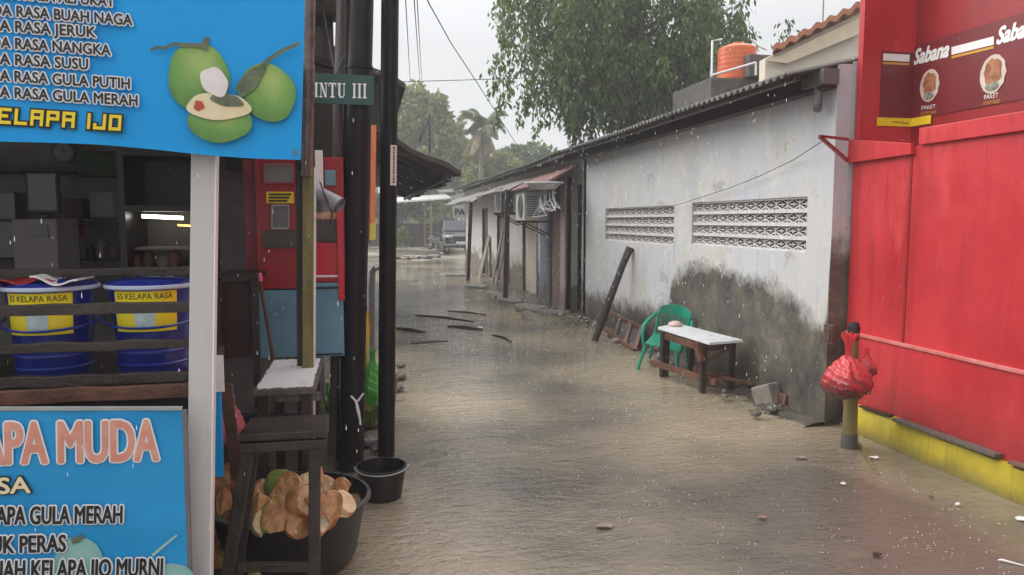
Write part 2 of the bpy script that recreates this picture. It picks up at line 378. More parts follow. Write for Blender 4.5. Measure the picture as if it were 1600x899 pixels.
def bag_material():
    m = bpy.data.materials.new('thin_red_bag'); m.use_nodes = True; t = m.node_tree; N = t.nodes; L = t.links; b = N['Principled BSDF']
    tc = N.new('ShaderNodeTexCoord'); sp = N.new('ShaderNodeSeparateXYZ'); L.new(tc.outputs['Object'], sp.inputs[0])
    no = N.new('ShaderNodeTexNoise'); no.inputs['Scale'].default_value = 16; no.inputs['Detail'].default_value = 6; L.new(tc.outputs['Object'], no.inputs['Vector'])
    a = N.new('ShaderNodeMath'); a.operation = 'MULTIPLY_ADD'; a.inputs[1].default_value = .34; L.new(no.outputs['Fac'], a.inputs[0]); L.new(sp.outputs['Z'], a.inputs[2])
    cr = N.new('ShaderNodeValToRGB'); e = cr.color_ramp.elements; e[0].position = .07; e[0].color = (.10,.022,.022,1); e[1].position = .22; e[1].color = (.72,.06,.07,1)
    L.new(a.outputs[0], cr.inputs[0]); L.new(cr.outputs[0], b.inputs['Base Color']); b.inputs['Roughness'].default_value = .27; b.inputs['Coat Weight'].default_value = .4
    mp = N.new('ShaderNodeMapping'); mp.inputs['Scale'].default_value = (1,1,.28); L.new(tc.outputs['Object'], mp.inputs[0])
    n2 = N.new('ShaderNodeTexNoise'); n2.inputs['Scale'].default_value = 34; n2.inputs['Detail'].default_value = 5; n2.inputs['Distortion'].default_value = 1.2; L.new(mp.outputs[0], n2.inputs['Vector'])
    bp = N.new('ShaderNodeBump'); bp.inputs['Strength'].default_value = .4; bp.inputs['Distance'].default_value = .018; L.new(n2.outputs['Fac'], bp.inputs['Height']); L.new(bp.outputs[0], b.inputs['Normal'])
    tl = N.new('ShaderNodeBsdfTranslucent'); L.new(cr.outputs[0], tl.inputs[0]); ms = N.new('ShaderNodeMixShader'); ms.inputs[0].default_value = .25
    L.new(b.outputs[0], ms.inputs[1]); L.new(tl.outputs[0], ms.inputs[2]); L.new(ms.outputs[0], N['Material Output'].inputs[0]); return m
M_bag = bag_material()
M_bagd = mat('bag_contents_showing', (.10,.018,.018), .35, col2=(.36,.03,.035), scale=14, bump=.5, bscale=22, coat=.3)
M_baggreen = mat('green_bag', (.06,.42,.05), .3, col2=(.12,.60,.10), scale=8, bump=.4, bscale=20)
M_yelcloth = mat('yellow_cloth', (.60,.46,.06), .6, var=.2, bump=.3)
M_pink = mat('pink_plastic', (.78,.20,.27), .35, var=.12, bump=.1)
M_bblk = mat('black_rubber', (.010,.010,.011), .38, var=.4, bump=.2, bscale=30)
M_grim = mat('bucket_rim_grey', (.30,.32,.31), .4, var=.15, bump=0)
M_darkpl = mat('dark_blue_bin', (.008,.012,.045), .4, var=.2)
M_cyanw = mat('cart_light_blue', (.10,.24,.33), .4, col2=(.17,.34,.43), scale=4, bump=.1, coat=.1)
M_cartred = mat('cart_red', (.24,.008,.012), .35, col2=(.36,.013,.018), scale=3, bump=.05, coat=.15)
M_cartred2 = mat('cart_bright_red', (.52,.012,.03), .35, var=.1, bump=.03, coat=.15)
M_int = mat('interior_wall', (.13,.127,.12), .8, col2=(.27,.26,.25), scale=2, bump=.1)
M_intf = mat('interior_floor', (.03,.028,.026), .5, var=.3)
M_appl = mat('appliance_grey', (.22,.21,.20), .45, var=.1, bump=0)
M_glassd = mat('dark_glass', (.012,.014,.02), .08, var=.2, bump=0, coat=.4)
M_ac = mat('air_conditioner_shell', (.50,.49,.46), .45, col2=(.62,.61,.58), scale=8, bump=.05)
M_acd = mat('old_air_conditioner_shell', (.10,.10,.10), .5, col2=(.2,.2,.19), scale=8, bump=.05)
M_asb = mat('corrugated_cement_sheet', (.045,.045,.04), .6, col2=(.15,.145,.13), scale=3, bump=.3)
M_moss = mat('mossy_sheet', (.02,.032,.012), .7, col2=(.07,.085,.035), scale=3, bump=.4)
M_redtin = mat('red_brown_tin', (.10,.032,.025), .5, col2=(.20,.075,.06), scale=4, bump=.2)
M_tile = mat('terracotta_roof', (.36,.11,.055), .55, col2=(.50,.19,.10), scale=8, bump=.3)
M_creamw = mat('cream_render', (.55,.49,.38), .6, col2=(.66,.60,.49), scale=3, bump=.15)
M_tank = mat('orange_tank', (.56,.10,.025), .38, col2=(.70,.16,.05), scale=4, bump=.05, coat=.15)
M_thatch = mat('old_roof_thatch', (.022,.016,.012), .85, col2=(.08,.06,.042), scale=9, stretch=(1,1,1), bump=.9, bscale=18)
M_dkbrown = mat('dark_brown_board', (.013,.009,.008), .55, col2=(.035,.024,.020), scale=5, bump=.3)
M_steel = mat('grey_steel', (.16,.16,.16), .45, var=.25, metallic=.3)
M_rust = mat('rusty_steel', (.05,.028,.02), .55, col2=(.13,.07,.045), scale=14, bump=.3)
M_wire = mat('black_cable', (.02,.02,.022), .5, bump=0)
M_tarp = mat('grey_tarpaulin', (.27,.25,.26), .4, col2=(.40,.38,.38), scale=7, bump=.3)
M_orange = mat('orange_cloth', (.70,.11,.03), .6, col2=(.60,.22,.08), scale=3, bump=.1)
M_bark = mat('tree_bark', (.045,.036,.028), .75, col2=(.12,.10,.08), scale=8, stretch=(2,2,.4), bump=.8)
M_palmb = mat('palm_bark', (.07,.06,.05), .7, col2=(.15,.13,.11), scale=12, stretch=(1,1,3), bump=.5)
M_husk = mat('coconut_husk_fibre', (.36,.12,.035), .45, col2=(.72,.42,.19), scale=14, bump=.9, bscale=60)
M_huskb = mat('coconut_skin_brown', (.22,.12,.055), .42, col2=(.58,.42,.23), scale=10, bump=.25, bscale=30, coat=.2)
M_huskg = mat('coconut_skin_green', (.14,.21,.04), .35, col2=(.33,.36,.09), scale=9, bump=.15, coat=.3)
M_cocow = mat('coconut_flesh', (.60,.50,.32), .4, col2=(.75,.68,.52), scale=8, bump=.2)
M_stone = mat('pale_stone', (.16,.145,.12), .6, col2=(.30,.27,.22), scale=7, bump=.5)
M_brick = mat('wet_brick', (.10,.045,.03), .5, col2=(.19,.09,.06), scale=9, bump=.5)
M_carp = mat('car_paint_dark', (.012,.012,.015), .18, var=.3, bump=0, coat=.8)
M_chrome = mat('chrome', (.6,.6,.62), .2, metallic=.8, bump=0)
M_carglass = mat('car_glass', (.035,.04,.045), .12, bump=0)
M_tyre = mat('tyre_rubber', (.02,.02,.02), .7)
M_lens = mat('lamp_lens', (.7,.7,.72), .15, bump=0, coat=.6)
M_drop = mat('rain_drop', (.85,.87,.9), .1, bump=0, spec=.8)
M_leafdark = leafmat('mast_tree_leaf', (.03,.078,.016), (.15,.215,.05), .45, .4)
M_leafmid = leafmat('broad_leaf', (.04,.09,.018), (.17,.23,.055), .35)
M_leafyel = leafmat('yellow_green_leaf', (.11,.15,.03), (.30,.31,.08), .4)
M_leafpalm = leafmat('palm_leaf', (.06,.09,.025), (.17,.21,.07), .35)
M_leafpalmd = leafmat('dry_palm_leaf', (.14,.11,.05), (.30,.24,.11), .3)
M_grass = leafmat('weed_leaf', (.03,.09,.015), (.10,.20,.03), .35)

XG, XK, XRD = 3.74, 3.84, 3.90             # grey wall, yellow kerb, red wall planes
YG1 = onX(912, 345, XG).y                  # far end of the grey house
YR0 = onX(1330, 345, XRD).y                # where the red shop starts

# ---- grey wall plaster with damp base
def grey_wall_material():
    m = bpy.data.materials.new('grey_plaster'); m.use_nodes = True; t = m.node_tree; N = t.nodes; L = t.links; b = N['Principled BSDF']
    tc = N.new('ShaderNodeTexCoord'); sep = N.new('ShaderNodeSeparateXYZ'); L.new(tc.outputs['Object'], sep.inputs[0])
    def math_(op, a, b_=None, c=None):
        n = N.new('ShaderNodeMath'); n.operation = op
        for i, x in enumerate((a, b_, c)):
            if x is None: continue
            if isinstance(x, (int, float)): n.inputs[i].default_value = x
            else: L.new(x, n.inputs[i])
        return n.outputs[0]
    def noise(sc, det=6, st=(1,1,1), rough=.6):
        mp = N.new('ShaderNodeMapping'); mp.inputs['Scale'].default_value = st; L.new(tc.outputs['Object'], mp.inputs[0])
        n = N.new('ShaderNodeTexNoise'); n.inputs['Scale'].default_value = sc; n.inputs['Detail'].default_value = det; n.inputs['Roughness'].default_value = rough
        L.new(mp.outputs[0], n.inputs['Vector']); return n.outputs['Fac']
    def ramp(f, stops):
        c = N.new('ShaderNodeValToRGB'); els = c.color_ramp.elements
        while len(els) < len(stops): els.new(.5)
        for e, (p, col) in zip(els, stops): e.position = p; e.color = (*col, 1)
        L.new(f, c.inputs[0]); return c.outputs[0]
    def mix(f, a, b_):
        n = N.new('ShaderNodeMix'); n.data_type = 'RGBA'
        if isinstance(f, (int, float)): n.inputs[0].default_value = f
        else: L.new(f, n.inputs[0])
        for s, x in ((6, a), (7, b_)):
            if isinstance(x, tuple): n.inputs[s].default_value = (*x, 1)
            else: L.new(x, n.inputs[s])
        return n.outputs[2]
    YA, YB, ZT = 5.0, 13.0, 3.0
    cv = N.new('ShaderNodeFloatCurve')
    L.new(math_('DIVIDE', math_('SUBTRACT', sep.outputs['Y'], YA), YB - YA), cv.inputs['Value'])
    pts = []
    for px, py in [(905,452),(925,460),(950,466),(985,476),(1020,478),(1044,476),(1050,440),(1072,418),(1110,416),(1150,428),(1190,437),(1220,452),(1245,478),(1275,500),(1288,505),(1296,430),(1302,330),(1312,285)]:
        p = onX(px, py, XG); pts.append(((p.y-YA)/(YB-YA), p.z/ZT))
    pts.sort()
    c = cv.mapping.curves[0]
    c.points[0].location = (0, pts[0][1]); c.points[1].location = (1, pts[-1][1])
    for x, y in pts: c.points.new(x, y)
    cv.mapping.update()
    line = math_('MULTIPLY', cv.outputs[0], ZT)
    nz = math_('MULTIPLY_ADD', noise(4.5, 8), .42, -.21)
    nz2 = math_('MULTIPLY_ADD', noise(24, 7, (1,1,.8), .75), .26, -.13)
    h = math_('SUBTRACT', math_('ADD', line, math_('ADD', nz, nz2)), sep.outputs['Z'])     # >0: damp zone
    mr = N.new('ShaderNodeMapRange'); mr.inputs['From Min'].default_value = -.08; mr.inputs['From Max'].default_value = .10; L.new(h, mr.inputs['Value'])
    damp = mr.outputs[0]
    paint = ramp(noise(1.3, 7, (1,1,.7)), [(.3,(.40,.395,.37)),(.5,(.52,.51,.48)),(.7,(.46,.475,.51))])
    pw = ramp(noise(.9, 5), [(.42,(0,0,0)),(.60,(1,1,1))])
    paint = mix(math_('MULTIPLY', pw, .38), paint, (.42,.47,.60))
    # blotches where an older paint shows, rain runs
    runs = ramp(noise(5, 5, (1,3.2,.16)), [(.56,(0,0,0)),(.72,(1,1,1))])
    paint = mix(math_('MULTIPLY', runs, .32), paint, (.25,.24,.215))
    pe = ramp(noise(3.4, 9, (1,1,1), .68), [(.57,(0,0,0)),(.60,(1,1,1))])
    paint = mix(math_('MULTIPLY', pe, .42), paint, (.62,.61,.58))
    pg = ramp(noise(2.1, 9, (1,1,1.3), .7), [(.61,(0,0,0)),(.64,(1,1,1))])
    paint = mix(math_('MULTIPLY', pg, .55), paint, (.27,.265,.25))
    dr = ramp(noise(9, 4, (1,2.6,.10)), [(.63,(0,0,0)),(.70,(1,1,1))])
    paint = mix(math_('MULTIPLY', dr, .40), paint, (.20,.19,.165))
    wet = ramp(noise(2.6, 10, (1,1,.9), .74), [(.36,(.045,.043,.040)),(.46,(.085,.081,.073)),(.54,(.125,.112,.082)),(.66,(.20,.19,.17))])
    scab = ramp(noise(11, 6), [(.69,(0,0,0)),(.71,(1,1,1))])
    wet = mix(math_('MULTIPLY', scab, .55), wet, (.40,.40,.42))
    low = N.new('ShaderNodeMapRange'); low.inputs['From Min'].default_value = .0; low.inputs['From Max'].default_value = .75; L.new(sep.outputs['Z'], low.inputs['Value'])
    wet = mix(low.outputs[0], mix(.35, wet, (.03,.029,.024)), wet)
    colr = mix(damp, paint, wet)
    L.new(colr, b.inputs['Base Color'])
    L.new(math_('MULTIPLY_ADD', damp, -.28, .72), b.inputs['Roughness'])
    bp = N.new('ShaderNodeBump'); bp.inputs['Strength'].default_value = .45; bp.inputs['Distance'].default_value = .012
    L.new(math_('ADD', noise(22, 6), math_('MULTIPLY', damp, -.6)), bp.inputs['Height']); L.new(bp.outputs[0], b.inputs['Normal'])
    return m
M_gwall = grey_wall_material()

# row houses plaster: off-white, dirty towards the bottom with a shape of its own
def dirty_plaster(name, hi, lo, z1=.9, zoff=0):
    m = bpy.data.materials.new(name); m.use_nodes = True; t = m.node_tree; N = t.nodes; L = t.links; b = N['Principled BSDF']
    tc = N.new('ShaderNodeTexCoord'); sep = N.new('ShaderNodeSeparateXYZ'); L.new(tc.outputs['Object'], sep.inputs[0])
    n = N.new('ShaderNodeTexNoise'); n.inputs['Scale'].default_value = 3; n.inputs['Detail'].default_value = 8; L.new(tc.outputs['Object'], n.inputs['Vector'])
    a = N.new('ShaderNodeMath'); a.operation = 'MULTIPLY_ADD'; a.inputs[1].default_value = 1.6; L.new(n.outputs['Fac'], a.inputs[0]); L.new(sep.outputs['Z'], a.inputs[2])
    mr = N.new('ShaderNodeMapRange'); mr.inputs['From Min'].default_value = z1+.55; mr.inputs['From Max'].default_value = z1+.85; L.new(a.outputs[0], mr.inputs['Value'])
    mx = N.new('ShaderNodeMix'); mx.data_type = 'RGBA'; mx.inputs[6].default_value = (*lo,1); mx.inputs[7].default_value = (*hi,1); L.new(mr.outputs[0], mx.inputs[0])
    L.new(mx.outputs[2], b.inputs['Base Color']); b.inputs['Roughness'].default_value = .65
    bp = N.new('ShaderNodeBump'); bp.inputs['Strength'].default_value = .4; bp.inputs['Distance'].default_value = .01; L.new(n.outputs['Fac'], bp.inputs['Height']); L.new(bp.outputs[0], b.inputs['Normal'])
    return m
M_plast = dirty_plaster('dirty_white_plaster', (.40,.39,.365), (.12,.095,.075), .75)

# ================================================================== SETTING
mb = MB(); mb.sheet(lambda u, v: (-150+300*u, -20+260*v, -.14), 40, 40); struct(mb.build('ground', M_ground))
mb = MB(); mb.sheet(lambda u, v: (-2.6+8.6*u, -4+38*v, 0), 4, 8); struct(mb.build('flood_water', M_water))
mb = MB(); mb.sheet(lambda u, v: (-16+34*u, 34+52*v, 0), 4, 8); struct(mb.build('far_water', M_water))
# far road rising out of the flood
def farroad(u, v):
    return (-14+30*u, 31+55*v, -.012 + .03*math.sin(u*23+v*5)*math.sin(v*31) + .02*math.sin(u*61)*math.sin(v*77))
mb = MB(); mb.sheet(farroad, 60, 60); struct(mb.build('far_road', mat('muddy_road', (.20,.175,.14), .35, col2=(.34,.31,.26), scale=.5, bump=.5)))
# left bank: mud and broken paving under the stalls
def leftbank(u, v):
    y = 1.2 + 30*v; e = .17 + .09*math.sin(y*2.1) + .05*math.sin(y*7.3)
    e -= .62*max(0, min(1, (5.1-y)/.5))
    if y > 9: e -= .1
    x = -7 + (7+e)*u
    return (x, y, (.05 + .02*math.sin(x*9)*math.sin(y*7)) if u < .985 else -.05)
mb = MB(); mb.sheet(leftbank, 70, 160); struct(mb.build('left_pavement', M_mud, smooth=True))
# low rubble bank along the right wall
def rbank(u, v):
    y = 5.35 + 8.6*v; e = 3.47 + .09*math.sin(y*1.7+1) + .05*math.sin(y*6.1) + .03*math.sin(y*15)
    z = -.04 + .075*min(1, u*1.8) + .016*math.sin(y*19+u*7)*math.sin(u*9) + .012*math.sin(y*43+u*13)
    return (e + (XG+.1-e)*u, y, z)
mb = MB(); mb.sheet(rbank, 14, 170); struct(mb.build('mud_bank', M_mud, smooth=True))

# ================================================================== GREY HOUSE (right)
def vent_hole(pts):
    P = [onX(px, py, XG) for px, py in pts]; ys = sorted(p.y for p in P); zs = sorted(p.z for p in P)
    return ((ys[0]+ys[1])/2, (ys[2]+ys[3])/2, (zs[0]+zs[1])/2, (zs[2]+zs[3])/2)
H1 = vent_hole([(1081,317),(1262,307),(1081,385),(1259,391)])
H2 = vent_hole([(946,326),(1054,321),(946,378),(1052,381)])
YG0 = YR0 + .02
gh = thing('house', 'long low grey plastered house with damp mouldy base, two block vents and a corrugated roof', 'house', (XG, YG0, 0))
mb = MB(); wall_x(mb, XG, .13, YG0, YG1, -.1, 2.95, [H1, H2])
mb.box((XG, YG1-.13, -.1), (9.5, YG1-.002, 3.0)); mb.box((XG+.132, YG0, -.1), (9.5, YG0+.12, 3.0))
w = mb.build('wall', M_gwall, gh)
w.data.transform(Matrix.Translation(WL[gh.name])); w.location = -WL[gh.name]    # plaster pattern is laid out in metres along the street
M_blockw = mat('vent_block_paint', (.46,.44,.42), .6, col2=(.68,.66,.63), scale=20, bump=.2)
def vent(h, cols, rows=4):
    y0, y1, z0, z1 = h; mb = MB(); X0, X1 = XG+.025, XG+.085
    rh = (z1-z0)/rows; cw = (y1-y0)/cols; t = .011
    for r in range(rows+1):
        z = z0 + r*rh; tt = .017
        mb.box((X0-.008, y0, max(z0, z-tt)), (X0+.05, y1, min(z1, z+tt)))
    for c in range(cols+1):
        y = y0 + c*cw; mb.box((X0+.02, max(y0,y-t*.5), z0), (X0+.045, min(y1,y+t*.6), z1))
    for r in range(rows):
        for c in range(cols):
            cy = y0+(c+.5)*cw; cz = z0+(r+.5)*rh; hy, hz = cw/2*.98, (rh/2-.017)
            for sy in (-1,1):
                for sz in (-1,1):
                    mb.beam((X0+.03, cy+sy*hy, cz+sz*hz*.25), (X0+.03, cy+sy*hy*.1, cz+sz*hz), .018, t*.9, up=(0,.6,.8))
            mb.beam((X0+.031, cy-hy*.55, cz), (X0+.031, cy+hy*.55, cz), .018, t*.9)
            mb.beam((X0+.032, cy, cz-hz*.5), (X0+.032, cy, cz+hz*.5), .018, t*.9)
    o = mb.build('vent_grille', M_blockw, gh); return o
vent(H1, 12); vent(H2, 11)
mb = MB(); mb.box((XG+.3, YG0+.2, .5), (XG+.45, YG1-.2, 2.6)); mb.build('inner_partition', M_dkbrown, gh)  # dark material puts the unlit look behind the vents into its colour
# roof: corrugated cement sheet, eave over the alley
XE, ZE, SL = 3.30, 2.865, .235
def corr(y0, y1, x0, x1, z0, z1, per=.085, amp=.013, th=.012, sag=0, nmax=900):
    n = min(nmax, int((y1-y0)/per*8)); mb = MB()
    def fn(u, v):
        y = y0 + (y1-y0)*u; x = x0 + (x1-x0)*v
        return (x, y, z0 + (z1-z0)*v + amp*math.sin(2*math.pi*y/per) + sag*math.sin(y*.9)*math.sin(y*.37))
    return mb.slab(fn, n, 4, (0,0,-th))
corr(YG0, YG1-.05, XE, 8.5, ZE, ZE+SL*(8.5-XE), .11, .017, sag=.012).build('roof', M_asb, gh)
mb = MB()
mb.beam((XG-.06, YG0, 2.84), (XG-.06, YG1, 2.84), .11, .17); 
for i in range(10):
    y = YG0+.2+i*(YG1-YG0-.4)/9; mb.beam((XE+.05, y, ZE-.035), (XG+.1, y, ZE-.035+SL*(XG+.05-XE)), .05, .05)
mb.beam((XE+.09, YG0+.02, ZE-.035), (XE+.09, YG1, ZE-.035), .045, .05)
mb.build('eave_timber', M_wood, gh, bevel=.004)
mb = MB(); mb.tube([(XG-.09, YG0+.12, 2.86), (XG-.09, YG0+.12, 2.64), (XG-.11, YG0+.09, 2.6)], .035, 12); mb.box((XG-.16, YG0-.05, 2.78), (XG-.02, YG0+.25, 2.9)); mb.build('rain_spout', M_steel, gh)
# little meter box and thin cable on the wall
p = onX(1303, 522, XG)
mb = MB(); mb.box((XG-.06, p.y-.06, p.z-.075), (XG+.001, p.y+.05, p.z+.075)); mb.box((XG-.072, p.y-.045, p.z-.05), (XG-.058, p.y+.035, p.z+.055))
tag(mb.build('switch_box', M_rust, loc=(XG, p.y, p.z), bevel=.004), 'small rusty switch box at the grey wall\'s corner beside the hanging red bag', 'box')
pts = [onX(px, py, XG-.02 - (0.03 if k else .12)) for k, (px, py) in enumerate([(1283,222),(1240,250),(1190,274),(1140,294),(1100,307),(1060,320),(1012,330)])]
mb = MB(); mb.tube(pts, .0035, 5); tag(mb.build('cable', M_wire, loc=tuple(pts[-1])), 'thin cable sagging across the grey house wall above the vents', 'cable')

# ================================================================== ROW HOUSES beyond the grey house
YE = onX(727, 345, XG).y
yy = lambda px, X=XG: onX(px, 345, X).y
rh_ = thing('row_house', 'low whitewashed row house with stained doors and patched awnings beyond the grey house', 'house', (XG, YG1, 0))
holes = [(yy(909), yy(893), .02, 2.35), (yy(840), yy(817), .02, 2.0), (yy(796), yy(777), .02, 2.1), (yy(762), yy(754), .02, 2.1)]
mb = MB(); wall_x(mb, XG, .12, YG1+.002, YE, -.1, 3.0, holes); mb.box((XG, YE-.12, -.1), (9.5, YE, 3.0)); mb.box((XG+.125, YG1+.002, -.1), (9.5, YG1+.12, 3.0))
w = mb.build('wall', M_plast, rh_)
mb = MB(); mb.box((XG+.9, YG1+.2, 0), (XG+.95, YE-.2, 2.6)); mb.build('inner_partition', M_int, rh_)
corr(YG1+.02, YE+.5, XE+.02, 8.5, ZE-.005, ZE+SL*5, .13, .018, sag=.03, nmax=900).build('roof', M_moss, rh_)
mb = MB(); mb.beam((XE+.1, YG1, ZE-.04), (XE+.1, YE+.3, ZE-.04), .05, .07); mb.beam((XG-.05, YG1+.1, 2.86), (XG-.05, YE, 2.86), .1, .14); mb.build('eave_timber', M_wood, rh_)
# columns and doors
def col(px0, px1, m, prou, name='column', z1=2.5, z0=0):
    mb = MB(); mb.box((XG-prou, yy(px1), z0), (XG-.002, yy(px0), z1)); mb.build(name, m, rh_, bevel=.006)
M_cblue = dirty_plaster('flaking_blue_plaster', (.15,.17,.24), (.09,.085,.085), .35)
M_cbrown = mat('stained_brown_plaster', (.11,.06,.05), .6, col2=(.20,.12,.10), scale=4, stretch=(1,1,.3), bump=.3)
M_cpink = dirty_plaster('pinkish_plaster', (.34,.27,.25), (.22,.15,.12), .5)
col(872, 893, M_cbrown, .10); col(886, 893, M_cpink, .13, 'pilaster'); col(849, 871, M_cblue, .07); col(863, 868, M_woodg, .12, 'plank', 2.2)
def door(px0, px1, m, zt, set_=.05):
    ya, yb = sorted((yy(px0), yy(px1)))
    mb = MB(); mb.box((XG+set_, ya+.05, .03), (XG+set_+.04, yb-.05, zt-.05)); d = mb.build('door', m, rh_, bevel=.004)
    mb = MB(); 
    for a, b in (((ya+.025, .03), (ya+.025, zt)), ((yb-.025, .03), (yb-.025, zt)), ((ya, zt-.025), (yb, zt-.025))): mb.beam((XG+.03, a[0], a[1]), (XG+.03, b[0], b[1]), .09, .05)
    mb.build('frame', M_woodg, d)
    mb = MB(); mb.box((XG+set_-.02, ya+.12, .75), (XG+set_, ya+.15, .98)); mb.beam((XG+set_-.035, ya+.135, .9), (XG+set_-.035, ya+.24, .9), .015, .015); mb.build('handle', M_rust, d)
M_doorc = dirty_plaster('cream_door_paint', (.42,.38,.31), (.28,.22,.17), .2)
M_doorb = mat('brown_door', (.09,.05,.035), .5, col2=(.16,.1,.075), scale=5, bump=.2)
door(840, 817, M_doorc, 2.0); door(796, 777, M_doorb, 2.1); door(762, 754, M_dkbrown, 2.1)
# louvred window / junk rack in the dark recess
mb = MB(); ya, yb = yy(909), yy(893)
for k in range(9): mb.beam((XG+.3, ya+.02, .5+k*.2), (XG+.3, yb-.02, .5+k*.2), .02, .03)
for k in range(4): mb.beam((XG+.3, ya+.05+k*(yb-ya-.1)/3, .1), (XG+.3, ya+.05+k*(yb-ya-.1)/3, 2.3), .02, .02)
mb.build('security_grille', M_steel, rh_)
# awnings
def awning(y0, y1, xo, zo, m, zi=2.68, per=.09, sag=.01):
    o = corr(y0, y1, xo, XG-.115, zo, zi, per, .014, sag=sag).build('awning', m, rh_)
    mb = MB(); mb.beam((xo+.06, y0, zo-.03), (xo+.06, y1, zo-.03), .04, .05)
    n = max(2, int((y1-y0)/1.2))
    for k in range(n+1):
        y = y0+.04+(y1-y0-.08)*k/n; mb.beam((xo+.02, y, zo-.03), (XG-.12, y, zi-.03), .04, .04)
    mb.build('awning_frame', M_woodg, o)
awning(YG1-.0, YG1+2.6, 2.98, 2.32, M_redtin, 2.66)
awning(YG1+2.75, YG1+7.4, 2.98, 2.36, mat('old_tin_sheet', (.08,.075,.07), .5, col2=(.22,.205,.19), scale=3, bump=.3), 2.66, sag=.03)
awning(YG1+7.8, YE+.1, 2.95, 2.25, MATS['old_tin_sheet'], 2.6, sag=.04)
# posts that hold the awnings
def rough_post(name, base, top, r, label, cat, m=M_wood, group=None, seg=6, jit=.012, n=9):
    b_, t_ = Vector(base), Vector(top); rng = random.Random(int(base[1]*1000)); pts = []; rs = []
    for i in range(seg+1):
        u = i/seg; pts.append(b_.lerp(t_, u) + Vector((rng.uniform(-jit,jit), rng.uniform(-jit,jit), 0))); rs.append(r*(1+rng.uniform(-.12,.12)))
    mb = MB(); mb.tube(pts, rs, n); return tag(mb.build(name, m, loc=tuple(b_), smooth=True), label, cat, group)
b0 = onZ(789, 473, -.05); t0 = onX(800, 305, 2.99)
mb = MB(); mb.beam(b0, (3.0, b0.y-.02, 2.36), .10, .10); tag(mb.build('timber_post', M_wood, loc=tuple(b0), bevel=.008), 'thick black timber post under the tin awning beside the air conditioners', 'post')
b1 = onZ(731, 441, -.05)
mb = MB(); mb.beam(b1, (3.0, b1.y, 2.28), .10, .10); tag(mb.build('timber_post', M_wood, loc=tuple(b1), bevel=.008), 'thinner far black timber post at the end of the row house near the parked car', 'post')
# air conditioners
def make_ac(m, label):
    t = thing('air_conditioner', label, 'air conditioner', (0,0,0), 'outdoor units on the row house wall')
    mb = MB(); mb.box((-.30,-.40,0), (0,.40,.56)); mb.build('casing', m, t, bevel=.015)
    mb = MB()
    for k in range(1, 9):
        r = .028*k; mb.lathe([(r-.004,0),(r-.004,.01),(r+.004,.01),(r+.004,0)], 24, (0,0,0))
    for p in range(len(mb.v)): x, y, z = mb.v[p]; mb.v[p] = (-.302-z, -.09+y, .28+x)
    for a in range(4): mb.beam((-.306, -.09-.23*math.cos(a*.785), .28-.23*math.sin(a*.785)), (-.306, -.09+.23*math.cos(a*.785), .28+.23*math.sin(a*.785)), .006, .008)
    mb.build('fan_grille', M_steel, t)
    mb = MB()
    for k in range(9): mb.box((-.26, -.406, .09+k*.045), (-.05, -.402, .108+k*.045))
    mb.build('side_louvre', M_acd, t)
    for y in (-.3,.3):
        mb = MB(); mb.beam((-.33,y,-.02), (.28,y,-.02), .03, .04); mb.beam((.28,y,-.3), (-.28,y,-.035), .025, .025); mb.build('bracket', M_rust, t)
    return t
ac = make_ac(M_ac, 'white air conditioner unit, the nearer and cleaner of the two on the row house')
p = onX(838, 345, 3.3); ac.location = (3.36, p.y+.42, 1.70)
ac2 = copy_tree(ac, (3.34, onX(800,345,3.3).y+.42, 1.88), label='old dark grey air conditioner unit behind the black timber post')
for c in COL.objects:
    if c.parent == ac2 and c.name.startswith('casing'): c.data = c.data.copy(); c.data.materials[0] = M_acd
# tangle of hangers and a basin under the red-brown awning
t = thing('basin', 'white plastic basin stuck up under the red-brown awning', 'basin', tuple(onX(850, 296, 3.05)))
c = onX(850, 296, 3.05); mb = MB(); mb.lathe([(.0,.0),(.2,0),(.30,.09),(.33,.10),(.33,.115),(.29,.11),(.19,.02),(0,.02)], 24, c); mb.build('bowl', M_ac, t, smooth=True)
mb = MB(); mb.lathe([(.325,.095),(.345,.095),(.345,.122),(.325,.122)], 24, c); mb.build('rim', M_foam, t)
t = thing('clothes_hanger', 'bunch of white wire clothes hangers hanging beside the nearer air conditioner', 'hangers', tuple(onX(862, 325, 3.1)))
c = onX(858, 322, 3.1); mb = MB(); rr = random.Random(3)
for k in range(7):
    a = rr.uniform(-.9,.9); cc = c + Vector((rr.uniform(-.1,.1), rr.uniform(-.25,.4), rr.uniform(-.12,.12)))
    d = Vector((math.sin(a)*.3, math.cos(a), 0)).normalized()*.24
    mb.tube([cc-d+Vector((0,0,-.10)), cc+Vector((0,0,.08)), cc+d+Vector((0,0,-.08+rr.uniform(-.1,.1))), cc-d+Vector((0,0,-.10))], .011, 5)
    mb.tube([cc+Vector((0,0,.08)), cc+Vector((0,.02,.2))], .007, 5)
mb.build('wire', M_foam, t)
# planks leaning on the row house wall
rr = random.Random(5)
for k, (px, w_, lab, m) in enumerate([(768, .30, 'wide warped brown board leaning on the row house between door and white pier', M_woodg), (774, .16, 'narrow pale plank leaning next to the wide warped board', M_doorb), (748, .5, 'large stained sheet of plywood leaning low on the far white wall', mat('stained_ply', (.13,.10,.07), .5, col2=(.24,.19,.13), scale=4, bump=.2))]):
    y = yy(px, 3.4); h = (1.5, 1.35, 1.25)[k]
    mb = MB(); mb.prism([(3.40, y-w_/2, 0), (3.40, y+w_/2, 0), (XG-.03, y+w_/2-.03, h), (XG-.03, y-w_/2+.05, h*.97)], (.03,0,.01))
    tag(mb.build('leaning_board', m, loc=(3.4,y,0)), lab, 'board', 'boards leaning on the row house')

